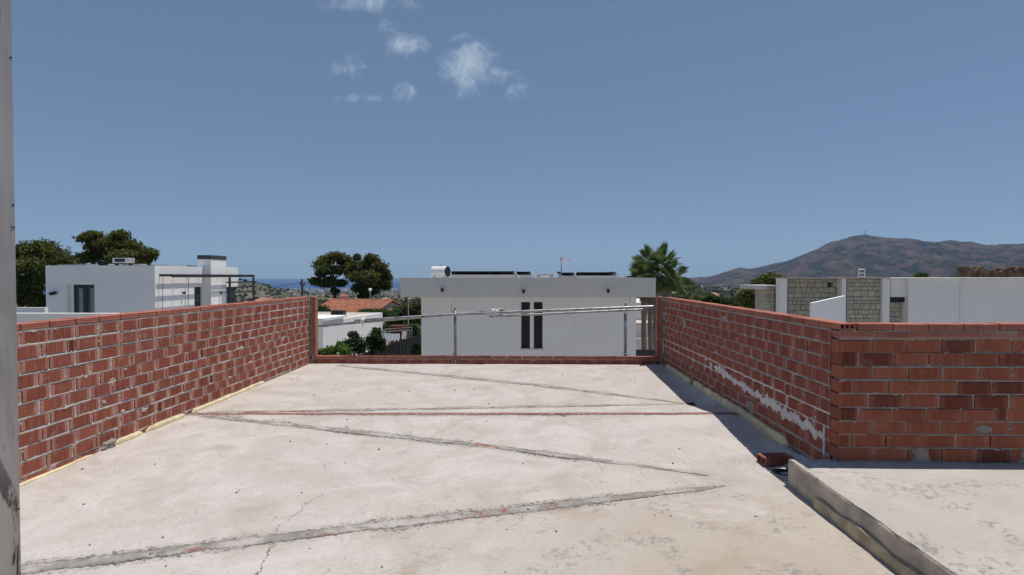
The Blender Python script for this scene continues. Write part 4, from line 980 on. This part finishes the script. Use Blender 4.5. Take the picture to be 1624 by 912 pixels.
# --- stone-clad house on the right
YH = 22.0
t = thing('stone_clad_house', 'white flat roofed house with pale stone cladding panels at right', 'house', (16, YH, GZ))
zt2 = P(1400, 442, YH).z
def hb(px0, px1, dy, dep, py0=None, py1=None, name='wall', mat='white_r', eps=0.0, parent=None):
    a, b = P(px0, 450, YH + dy), P(px1, 450, YH + dy)
    z1 = zt2 + eps if py0 is None else P(px0, py0, YH + dy).z; z0 = GZ if py1 is None else P(px0, py1, YH + dy).z
    o = MB().box(a.x, b.x, YH + dy, YH + dy + dep, z0, z1).build(name, M[mat], parent or t)
    return o
hb(1238, 1248.5, 0, .4)
hb(1335, 1342, -.02, .6, eps=-.004); hb(1400, 1411.5, -.04, .6, eps=.003)
hb(1412.5, 1440, .15, .25, None, 471, eps=-.002); hb(1441, 1522, 0.0, 4, eps=.002); hb(1522.5, 1900, .12, 4, eps=-.006)
MB().box(12.2, P(1440, 450, YH).x, YH + 1.9, YH + 4, GZ, zt2 - .05).build('roof', M['roofgravel'], t)
hb(1248.7, 1334.8, .35, .3, name='backing', mat='stonejoint', eps=-.003); hb(1342.2, 1399.8, .12, .3, name='backing', mat='stonejoint', eps=-.003)
hb(1408, 1445, .42, .2, name='recess_wall', mat='stonejoint', eps=-.01)
o = hb(1412, 1439.8, .22, .12, 471.2, 479, name='blind_box', mat='blackmetal')
a, b = P(1288, 480.5, YH - .9), P(1334.5, 469, YH - .9)
MB().slab_y([(a.x, GZ), (b.x + .15, GZ), (b.x + .15, b.z), (a.x, a.z)], YH - .9, YH - .72).build('stair_parapet', M['white'], t)
a, b = P(1237, 441, YH - .1), P(1412, 441, YH - .1)
MB().box(a.x, b.x, YH - .1, YH + .45, zt2 + .005, zt2 + .04).build('coping', M['roofgravel'], t)
a, b = P(1412.3, 441, YH - .1), P(1905, 441, YH - .1); MB().box(a.x, b.x, YH - .1, YH + 4, zt2 + .006, zt2 + .032).build('coping', M['white'], t)
STM = []
for s_ in range(5):
    rr = random.Random(s_); m = MB(); j = lambda: rr.uniform(-.035, .035)
    bk = [(-.5, .5, -.5), (.5, .5, -.5), (.5, .5, .5), (-.5, .5, .5)]; fr_ = [(-.47 + j(), -.4, -.46 + j()), (.47 + j(), -.4, -.46 + j()), (.47 + j(), -.4, .46 + j()), (-.47 + j(), -.4, .46 + j())]; ce = (j() * 3, -.62, j() * 3)
    m.add(bk + fr_ + [ce], [(0, 1, 5, 4), (1, 2, 6, 5), (2, 3, 7, 6), (3, 0, 4, 7), (4, 5, 8), (5, 6, 8), (6, 7, 8), (7, 4, 8)]); STM.append(m.mesh('stone', M['stone']))
def clad(x0, x1, z0, z1, y, seed, skip=None, facing=0):
    rr = random.Random(seed); z = z1
    while z > z0 + .04:
        h = min(rr.choice([.12, .14, .16, .18, .22]), z - z0); x = x0
        while x < x1 - .03:
            w = min(rr.uniform(.13, .30), x1 - x)
            if x1 - (x + w) < .08: w = x1 - x
            if not (skip and skip(x + w/2, z - h/2)):
                link('stone', STM[rr.randrange(5)], t, (x + w/2 - t.location.x, y - t.location.y, z - h/2 - t.location.z), (0, 0, 0), (w - .010, .05 + rr.uniform(0, .03), h - .010))
            x += w
        z -= h
fa_, fb_ = P(1249, 450, YH + .33), P(1334.6, 450, YH + .33); vent = P(1314, 451, YH + .33)
pr0, pr1 = P(1288, 480.5, YH + .33), P(1334.5, 469, YH + .33)
clad(fa_.x, fb_.x, P(1250, 500, YH).z - .5, zt2 - .01, YH + .325, 1, lambda x, z: abs(x - vent.x) < .09 and abs(z - vent.z) < .12 or (x > pr0.x + .3 and z < pr0.z - .5))
MB().box(vent.x - .09, vent.x + .09, YH + .30, YH + .34, vent.z - .1, vent.z + .1).build('vent', M['blackmetal'], t)
fa_, fb_ = P(1342.3, 450, YH + .1), P(1399.6, 450, YH + .1); clad(fa_.x, fb_.x, P(1350, 516, YH).z - .1, zt2 - .01, YH + .095, 2)
fa_, fb_ = P(1411.5, 450, YH + .4), P(1440.5, 450, YH + .4); clad(fa_.x, fb_.x, P(1420, 516, YH).z, P(1420, 474, YH).z, YH + .395, 3)
# the stone pier with its slab at the left of the house
a, b = P(1213, 452, YH + .6), P(1228, 452, YH + .6); zpier = P(1213, 454.5, YH + .6).z
MB().box(a.x + .02, b.x - .02, YH + .64, YH + 1.6, GZ, zpier).build('pier', M['stonejoint'], t)
clad(a.x, b.x, P(1213, 500, YH).z - .2, zpier, YH + .625, 4)
a2, b2 = P(1228, 452, YH + 1.9), P(1240, 452, YH + 1.9); MB().box(b.x + .001, b2.x, YH + 1.7, YH + 1.9, GZ, zpier - .005).build('pier', M['stonejoint'], t); clad(b.x, b2.x, P(1230, 505, YH).z - .2, zpier - .06, YH + 1.685, 5)
a, b = P(1199, 452, YH + .5), P(1239, 452, YH + .5); MB().box(a.x, b.x, YH + .5, YH + 2.2, zpier + .002, P(1213, 452.5, YH + .5).z).build('canopy', M['grey_f'], t)
MB().box(a.x, a.x + .4, YH + .48, YH + 2.2, P(1213, 459, YH + .5).z, zpier).build('canopy_edge', M['grey_f'], t)
# ladder on its roof, plant and ruin behind
a, b = P(1361.5, 440, YH + 2.6), P(1371.5, 425, YH + 2.6)
t = thing('roof_ladder', 'small pale metal ladder standing up from the stone house roof', 'ladder', (a.x, YH + 2.6, zt2 - .05))
for x in (a.x, b.x): MB().tube([(x, YH + 2.6, zt2 - .05), (x, YH + 2.6, b.z)], .018, 6).build('rail', M['alu'], t)
for py in (427, 433, 438.5): z = P(1361, py, YH + 2.6).z; MB().tube([(a.x, YH + 2.6, z), (b.x, YH + 2.6, z)], .014, 6).build('rung', M['alu'], t)
t = thing('ruined_wall', 'crumbling brown wall top above the white house at the right edge', 'wall', (P(1580, 430, 44).x, 44, -4))
pts = [(1533, 424), (1536, 423), (1545, 430), (1550, 429), (1554, 424), (1558, 422.5), (1563, 427), (1568, 430), (1590, 430), (1596, 426), (1601, 425), (1606, 428), (1612, 429), (1618, 425), (1626, 423), (1660, 426), (1700, 430)]
fine_pts = []
for (x0_, y0_), (x1_, y1_) in zip(pts, pts[1:]):
    for k in range(5): fine_pts.append((x0_ + (x1_ - x0_) * k / 5, y0_ + (y1_ - y0_) * k / 5 + random.uniform(-1.1, 1.1)))
a = [P(x, y, 44) for x, y in fine_pts]
MB().slab_y([(a[0].x, -8), (a[-1].x, -8)] + [(q.x, q.z) for q in reversed(a)], 44, 45).build('wall', M['ruin'], t)
for (x0, x1) in ((1533, 1540), (1553, 1558), (1600, 1606)):
    m = MB(); pbox(m, x0, x1, 428, 450, 43.8, .19).build('buttress', M['ruin'], t)
for k in range(14):
    c = a[random.randrange(3, 75)]; s = random.uniform(.06, .16); MB().add(IV * (1 + rng.uniform(-.3, .3, (len(IV), 1))) * s + np.array((c.x + random.uniform(-.4, .4), 44.5, c.z - .05)), IF.tolist()).build('rubble_stone', M['ruin'], t)

# ---------------------------------------------------------------- plants
def leaf_cloud(blobs, n, size, shell=.55, flat=.0, aspect=1.8):
    """n leaf quads per blob: blobs = (x, y, z, rx, ry, rz)"""
    out = []
    for bl in blobs:
        c = np.array(bl[:3]); r = np.array(bl[3:6]); k = int(n * (bl[6] if len(bl) > 6 else 1))
        d = rng.normal(size=(k, 3)); d /= np.linalg.norm(d, axis=1)[:, None]
        rad_ = shell + (1 - shell) * rng.random(k) ** .6
        tuft = rng.normal(size=(max(3, k // 22), 3)); tuft /= np.linalg.norm(tuft, axis=1)[:, None]
        d = d * .5 + tuft[rng.integers(0, len(tuft), k)] * .75; d /= np.linalg.norm(d, axis=1)[:, None]
        p = c + d * rad_[:, None] * r * (1 + .27 * rng.normal(size=(k, 1)))
        u = d * .8 + rng.normal(size=(k, 3)) * .8; u /= np.linalg.norm(u, axis=1)[:, None]
        w = np.cross(u, rng.normal(size=(k, 3))); w /= np.linalg.norm(w, axis=1)[:, None]
        s = size * rng.uniform(.6, 1.35, (k, 1)); hl = u * s * aspect / 2; hw_ = w * s / 2
        out.append(np.stack([p - hl - hw_ * .5, p + hw_ - hl * .1, p + hl + hw_ * .1, p - hw_ + hl * .1], 1))
    v = np.concatenate(out).reshape(-1, 3); return v, np.arange(len(v)).reshape(-1, 4)
def tree(name, label, cat, base, blobs, n, size, leafmat, bark=None, trunk_r=.2, fork=.45, group=None, shell=.5, aspect=1.8, limbs=True, top=None):
    t = thing(name, label, cat, base, 0, group)
    v, q = leaf_cloud(blobs, n, size, shell, 0, aspect); raw('crown', v, q, leafmat, t)
    bs = Vector(base); ctr = sum((Vector(b[:3]) for b in blobs), Vector()) / len(blobs)
    zt_ = max(b[2] for b in blobs); lo = min(b[2] for b in blobs); fk = Vector((bs.x * .6 + ctr.x * .4, bs.y * .6 + ctr.y * .4, bs.z + (lo - bs.z) * .9))
    m = MB(); end = Vector((ctr.x, ctr.y, zt_))
    m.tube([bs - Vector((0, 0, .3)), bs.lerp(fk, .5) + Vector((.05, 0, 0)), fk, fk.lerp(end, .5), end], [trunk_r * 1.25, trunk_r, trunk_r * .85, trunk_r * .5, trunk_r * .15], 8)
    m.build('trunk', bark or M['bark'], t, smooth=True)
    if limbs:
        m = MB()
        for b in blobs:
            c = Vector(b[:3]); s = fk.lerp(end, min(.8, max(0, (c.z - fk.z) / max(.1, end.z - fk.z) * .6)))
            md = s.lerp(c, .5) + Vector((0, 0, .12 * (c - s).length * -.5)); m.tube([s, md, c], [trunk_r * .38, trunk_r * .26, trunk_r * .08], 6, False)
        m.build('limbs', bark or M['bark'], t, smooth=True)
    return t
def pb(px, py, rpx, rpy, Y, dy=0.0, dens=1.0):
    c = P(px, py, Y + dy); k = Y / F; rpy = rpy * .82; return (c.x, c.y, c.z, rpx * k, (rpx + rpy) * .5 * k, rpy * k, dens)
# centre pines
YP = 68
zp_ = land(-22, YP)
bl = [(509, 421, 12, 10, 0), (520, 411, 13, 8, 1), (532, 406, 12, 7, -1), (546, 412, 13, 9, .5), (520, 428, 15, 9, -1.2), (537, 428, 14, 9, 1.5), (552, 425, 11, 10, 0), (502, 446, 11, 7, 0), (515, 451, 9, 5, 1), (523, 444, 8, 5, -1), (541, 449, 8, 6, .5), (531, 462, 6, 5, 0), (510, 434, 9, 6, .7)]
tree('pine_tree', 'umbrella pine with a bare trunk, left of the two by the sea', 'tree', (P(534, 470, YP).x, YP, zp_), [pb(*b[:4], YP, b[4]) for b in bl], 1150, .16, M['pine'], None, .26, group='pines in front of the sea')
bl = [(566, 424, 13, 11, 0), (590, 411, 12, 9, 0), (583, 421, 15, 11, 1.5), (602, 425, 12, 11, -.5), (612, 438, 9, 10, 0), (566, 440, 14, 10, -1), (585, 440, 17, 12, -1.6), (604, 447, 13, 11, 1), (572, 457, 12, 9, 0), (590, 460, 14, 10, .8), (612, 452, 8, 8, -.5), (556, 432, 9, 8, 1), (578, 470, 9, 6, 0), (566, 408, 5, 5, 0)]
tree('pine_tree', 'dense dark round pine, right of the two by the sea', 'tree', (P(575, 470, YP - 2).x, YP - 2, zp_), [pb(*b[:4], YP - 2, b[4]) for b in bl], 1150, .165, M['pine2'], None, .3, group='pines in front of the sea')
# left pines
YQ = 46; zq = land(-40, YQ)
bl = [(40, 400, 20, 18, 0), (65, 393, 20, 14, 0), (85, 402, 20, 14, 0), (100, 415, 16, 14, 0), (55, 420, 26, 18, -1), (85, 425, 22, 14, 1), (35, 440, 24, 18, 0), (62, 450, 22, 18, 0), (40, 472, 22, 18, 0), (10, 420, 26, 26, 0), (5, 460, 26, 22, 0), (62, 478, 16, 14, 0), (-30, 430, 34, 34, 0), (110, 428, 12, 9, 0)]
tree('pine_tree', 'big dark pine at the far left edge behind the white house', 'tree', (P(45, 500, YQ).x, YQ, zq), [pb(*b[:4], YQ, b[4]) for b in bl], 1150, .14, M['pine2'], None, .3, group='pines behind the left house')
bl = [(138, 378, 14, 9, 0), (150, 372, 12, 6, 0), (165, 384, 18, 10, 0), (190, 374, 13, 9, 0), (186, 388, 18, 12, 0), (208, 390, 15, 11, 0), (224, 400, 14, 9, 0), (238, 404, 10, 11, 0), (150, 392, 14, 10, 0), (140, 408, 14, 10, 0), (165, 404, 20, 12, 1), (195, 406, 20, 12, -1), (222, 413, 16, 9, 0), (128, 411, 9, 8, 0), (180, 424, 30, 14, 0)]
tree('pine_tree', 'broad pine rising behind the roof of the left house', 'tree', (P(180, 500, YQ + 2).x, YQ + 2, zq), [pb(*b[:4], YQ + 2, b[4]) for b in bl], 1100, .135, M['pine'], None, .3, group='pines behind the left house')
# pines right of the palms
YT = 42; zT = land(16, YT)
bl = [(1190, 462, 14, 10, 0), (1205, 450, 12, 9, 0), (1222, 441, 13, 8, 0), (1232, 447, 11, 9, 0), (1212, 460, 14, 10, 0), (1180, 473, 12, 9, 0), (1200, 476, 16, 10, 0), (1215, 482, 14, 12, 0), (1235, 455, 10, 10, 0), (1190, 486, 14, 8, 0)]
tree('pine_tree', 'round green pine beside the stone clad house', 'tree', (P(1205, 500, YT).x, YT, zT), [pb(*b[:4], YT, b[4]) for b in bl], 1300, .11, M['pine'], None, .2)
# bushes in the gap at left
def bush(label, cat, px, base_py, blobs, Y, n, size, mat, group=None, name='garden_bush'):
    c = P(px, base_py, Y); tree(name, label, cat, (c.x, Y, min(c.z, land(c.x, Y) + 1.6)), [pb(*b, Y) for b in blobs], n, size, M[mat], None, .05, group=group, shell=.35, aspect=1.5, limbs=False)
bush('dark citrus tree, left one before the white outbuilding', 'tree', 562, 570, [(562, 540, 13, 11), (550, 547, 9, 8), (574, 546, 10, 9), (560, 531, 8, 6), (568, 556, 13, 9), (552, 558, 9, 7)], 28.5, 520, .075, 'citrus', 'citrus trees', 'citrus_tree')
bush('dark citrus tree, right one before the white outbuilding', 'tree', 594, 570, [(596, 533, 10, 10), (587, 540, 9, 9), (604, 541, 7, 9), (598, 525, 6, 6), (592, 550, 11, 9), (606, 551, 7, 7)], 29, 520, .075, 'citrus', 'citrus trees', 'citrus_tree')
bush('bright yellow-green shrub behind the far kerb wall', 'shrub', 528, 570, [(512, 558, 10, 7), (528, 556, 12, 8), (543, 552, 9, 8), (548, 560, 10, 6), (520, 562, 14, 6), (538, 546, 4, 5), (508, 562, 8, 5)], 24, 480, .07, 'lime')
bush('clipped green rounded hedge behind the white outbuilding', 'hedge', 596, 512, [(580, 494, 12, 5), (595, 494, 14, 6), (610, 496, 14, 7), (620, 500, 9, 7), (600, 503, 18, 8), (572, 497, 8, 4)], 44, 700, .09, 'hedge')
bush('dark round clipped bush beside the left wall end', 'shrub', 510, 512, [(508, 491, 13, 8), (516, 494, 8, 6), (505, 498, 14, 8)], 42, 700, .09, 'citrus')
bush('dark trees filling the gap left of the centre house', 'tree', 640, 515, [(640, 495, 16, 10), (655, 488, 16, 12), (630, 505, 16, 10), (652, 508, 18, 12), (666, 498, 12, 14), (622, 512, 10, 8), (640, 516, 16, 9)], 50, 620, .17, 'olive')
bush('glossy leafed bush above the dark fence', 'shrub', 654, 540, [(655, 520, 11, 8), (647, 528, 8, 7), (662, 530, 8, 9), (655, 536, 10, 6)], 41, 330, .16, 'hedge')
bush('spiky green plant at the corner of the centre house', 'plant', 664, 570, [(660, 550, 7, 6), (666, 556, 6, 8), (656, 558, 6, 4)], 25.5, 300, .09, 'hedge')
bush('dark bush between fence and white laundry', 'shrub', 617, 540, [(613, 520, 7, 7), (620, 526, 6, 5), (612, 530, 6, 5)], 43, 330, .12, 'olive')
bush('green plant top showing above the white house roof', 'plant', 1461, 450, [(1458, 437, 6, 3.5), (1465, 436, 6, 3.5), (1461, 439, 9, 3)], 36, 260, .10, 'hedge')
bush('low tree tops in front of the mountain foot', 'tree', 1135, 500, [(1120, 472, 16, 7), (1140, 476, 16, 7), (1160, 480, 14, 6), (1105, 476, 12, 6)], 75, 620, .22, 'olive')
# palms
def palm(label, px, py, Y, rpx, nleaf, seed, skirt=True, trunk_py=560, tr=.15, group='fan palms right of the centre house'):
    c = P(px, py, Y); k = Y / F; Rr = rpx * k; rr = random.Random(seed); gz = land(c.x, Y)
    t = thing('fan_palm', label, 'palm tree', (c.x, Y, gz), 0, group)
    def frond(m, st, dirv, L, w, droop, stem, roll=0.0):
        d = Vector(dirv).normalized(); sidev = d.cross(Vector((0, 0, 1)))
        sidev = (sidev if sidev.length > .1 else Vector((1, 0, 0))).normalized(); upv = sidev.cross(d)
        sidev, upv = sidev * math.cos(roll) + upv * math.sin(roll), upv * math.cos(roll) - sidev * math.sin(roll)
        hub = st + d * stem - Vector((0, 0, droop * stem * .2)); m.tube([st, st.lerp(hub, .5) + upv * .05 * L, hub], [.022, .018, .012], 4, False)
        ns = 24; sp_ = 1.75; pr = None
        for i in range(ns):
            a0, a1 = -sp_ + 2 * sp_ * i / ns, -sp_ + 2 * sp_ * (i + 1) / ns; a = (a0 + a1) / 2
            l = L * (1 - .30 * (abs(a) / sp_) ** 2) * rr.uniform(.88, 1.08)
            def at(an, f, k): return hub + (d * math.cos(an) + sidev * math.sin(an)) * l * f + upv * (.16 * abs(math.sin(an)) * l * f + k * .03 * l) - Vector((0, 0, droop * l * f * f * .22))
            tip = at(a, 1.0, 0) - Vector((0, 0, droop * l * rr.uniform(.05, .3)))
            m.add([hub, at(a0, .58, -1), at(a, .62, 1), at(a1, .58, -1), tip], [(0, 1, 2), (0, 2, 3), (1, 4, 2), (2, 4, 3)])
    m = MB(); golden = 2.39996
    for i in range(nleaf):
        f = (i + .5) / nleaf; el = math.asin(max(-.75, min(1, .98 - 1.55 * f))); az_ = i * golden + rr.uniform(-.3, .3)
        d = (math.cos(el) * math.cos(az_), math.cos(el) * math.sin(az_), math.sin(el))
        frond(m, c + Vector((0, 0, -.1 * f)), d, Rr * rr.uniform(.44, .54), 1.0, .1 + .7 * f, Rr * rr.uniform(.42, .58), rr.uniform(-.9, .9))
    m.build('crown', M['palm'], t)
    if skirt:
        m = MB()
        for i in range(16):
            az_ = i * golden; frond(m, c + Vector((0, 0, -.35 - .035 * i)), (math.cos(az_) * .32, math.sin(az_) * .32, -.9), Rr * .30, .8, .3, .12)
        m.build('dead_skirt', M['deadpalm'], t)
    n = 16; pts = [Vector((c.x + .04 * math.sin(i * .5), Y, gz - .3 + (c.z - .1 - gz + .3) * i / n)) for i in range(n + 1)]
    MB().tube(pts, [tr * (1.35 - .4 * min(1, i / 5)) * (1 + .03 * (i % 2)) if i < 12 else tr * 1.35 for i in range(n + 1)], 12).build('trunk', M['palmbark'], t, smooth=True)
palm('tallest fan palm, with the highest crown above the roof end', 1042, 427, 30.5, 47, 32, 1, tr=.17)
palm('left fan palm, half hidden by the roof end', 1022.5, 442, 30, 38, 18, 2, tr=.135)
palm('middle thin-trunked fan palm between two thicker ones', 1032.5, 440, 32, 32, 14, 3, tr=.14)
palm('right leaning fan palm crown spilling over the right wall', 1060, 440, 33, 38, 20, 4, False, tr=.12)
palm('low fan palm behind the far end of the right wall', 1094, 466, 34, 22, 20, 5, False, tr=.1)

# ---------------------------------------------------------------- garden fence, laundry, lamp, pole
t = thing('screen_fence', 'dark green screened garden fence rising to the right', 'fence', (-8, 32, -5.5))
zf = P(612, 543.5, 32).z; A_, B_ = P(553, 564, 26.2), P(672, 525.5, 38.0)
n = 10; pts = [A_.lerp(B_, k / n) for k in range(-2, n + 1)]; pts = [Vector((p.x, p.y, P(600, 545, 32).z)) for p in pts]
ds = [P(553, 564, 1), P(672, 525.5, 1)]
for k in range(len(pts) - 1):
    a, b = pts[k], pts[k + 1]; d = (b - a).normalized(); nn = Vector((-d.y, d.x, 0)) * .012
    a2, b2 = a + d * .05, b - d * .05
    MB().prism([a2 - nn, b2 - nn, b2 + nn, a2 + nn], -6.5, a.z).build('screen_panel', M['screen'], t)
    MB().box(a.x - .035, a.x + .035, a.y - .035, a.y + .035, -6.5, a.z + .05).build('post', M['blackmetal'], t)
t = thing('drying_rack', 'clothes airer on the lawn behind the dark fence', 'drying rack', (*P(628, 540, 37).to_2d(), -4.6))
a, b = P(606, 526, 37), P(650, 523, 37)
MB().tube([a, b], .015, 6).build('line_rod', M['alu'], t); MB().tube([a + Vector((0, .7, .1)), b + Vector((0, .7, .1))], .015, 6).build('line_rod', M['alu'], t)
for q in (a, b): MB().tube([q, (q.x, q.y + .35, -4.7)], .02, 6).build('leg', M['alu'], t); MB().tube([q + Vector((0, .7, .1)), (q.x, q.y + .3, -4.7)], .02, 6).build('leg', M['alu'], t)
def cloth(label, px0, px1, py0, py1, Y, seed):
    a, b = P(px0, py0, Y), P(px1, py1, Y); n = 22; vs = []
    for i in range(n + 1):
        x = a.x + (b.x - a.x) * i / n
        for k in range(9):
            f = k / 8; vs.append((x + .05 * math.sin(f * 2 + seed) * f, Y - .03 - f * (.1 + .06 * math.sin(i * .9 + seed)), a.z + (b.z - a.z) * f * (1 + .10 * math.sin(i * .5 + seed)) + .03 * math.sin(i * .8)))
    o = raw('hanging_sheet', np.array(vs), grid_quads(n + 1, 9), M['linen'], None, True); tag(o, label, 'laundry', 'laundry on the airer')
cloth('white sheet hanging at the left of the airer', 608, 620, 528, 543, 36.95, 1); cloth('white sheet hanging in the middle of the airer', 618, 634, 529, 540, 36.9, 2); cloth('white cloth hanging at the right end of the airer', 638, 645, 525, 537, 37.0, 3)
c0, c1 = P(619, 517, 39), P(643, 525, 39)
t = thing('garden_shed', 'low dark brown garden shed behind the laundry', 'shed', ((c0.x + c1.x) / 2, 39, -4.6))
MB().box(c0.x, c1.x, 39, 40, -4.8, c0.z - .08).build('wall', M['rust'], t); MB().box(c0.x - .08, c1.x + .08, 38.9, 40.1, c0.z - .078, c0.z).build('roof', M['rust'], t)
c = P(587, 459.5, 46); t = thing('street_lamp', 'street lamp with a white globe head in front of the dark pine', 'street lamp', (c.x, 46, -6))
MB().tube([(c.x, 46, -6), (c.x, 46, c.z - .1)], [.06, .035], 8).build('pole', M['alu'], t)
v = IV * (.16, .16, .12) + np.array((c.x - .03, 46, c.z)); MB().tube([(c.x, 46, c.z - .13), (c.x, 46, c.z - .06), (c.x, 46, c.z + .02), (c.x, 46, c.z + .09), (c.x, 46, c.z + .12)], [.06, .14, .165, .11, .03], 14).build('globe', M['tank'], t, smooth=True)
c = P(647.5, 470, 47); t = thing('lamp_pole', 'thin bare pole left of the centre house wall', 'pole', (c.x, 47, -6)); MB().tube([(c.x, 47, -6), (c.x, 47, c.z + .9)], [.05, .03], 8).build('shaft', M['alu'], t)
c = P(479, 442.5, 95); t = thing('utility_pole', 'wooden utility pole above the far end of the left wall', 'pole', (c.x, 95, -9))
MB().tube([(c.x, 95, -9), (c.x, 95, c.z)], [.26, .19], 10).build('shaft', M['wood'], t); MB().box(c.x - .35, c.x + .6, 94.85, 95.1, c.z - 1.0, c.z - .82).build('crossarm', M['wood'], t)
for x in (-.25, .45): MB().tube([(c.x + x, 94.95, c.z - .82), (c.x + x, 94.95, c.z - .55)], .07, 8).build('insulator', M['blackmetal'], t)
d = P(250, 455, 130); a = Vector((c.x - .2, 95, c.z - .6)); w = []
for k in range(13): f = k / 12; q = a.lerp(d, f); q.z -= 2.6 * 4 * f * (1 - f) * .5; w.append(q)
tag(MB().tube(w, .035, 5).build('power_line', M['blackmetal']), 'thin sagging power line running left from the utility pole', 'cable')
d = P(620, 470, 150); a = Vector((c.x + .2, 95, c.z - .6)); w = []
for k in range(13): f = k / 12; q = a.lerp(d, f); q.z -= 2.2 * 4 * f * (1 - f) * .5; w.append(q)
tag(MB().tube(w, .03, 5).build('power_line', M['blackmetal']), 'thin power line running right from the utility pole behind the pines', 'cable')

# ---------------------------------------------------------------- haze
hz = MB().box(-32500, 32500, -32500, 32500, -330, 520)
hm = bpy.data.materials.new('haze_air'); hm.use_nodes = True; nt = hm.node_tree; nt.nodes.clear()
ho = nt.nodes.new('ShaderNodeOutputMaterial'); hv = nt.nodes.new('ShaderNodeVolumePrincipled')
hv.inputs['Color'].default_value = (.54, .76, 1.0, 1); hv.inputs['Density'].default_value = 4.3e-5; hv.inputs['Anisotropy'].default_value = 0.0
nt.links.new(hv.outputs[0], ho.inputs['Volume'])
h = hz.build('haze', hm); tag(h, 'thin blue summer haze over the plain and sea', 'haze', None, 'stuff')
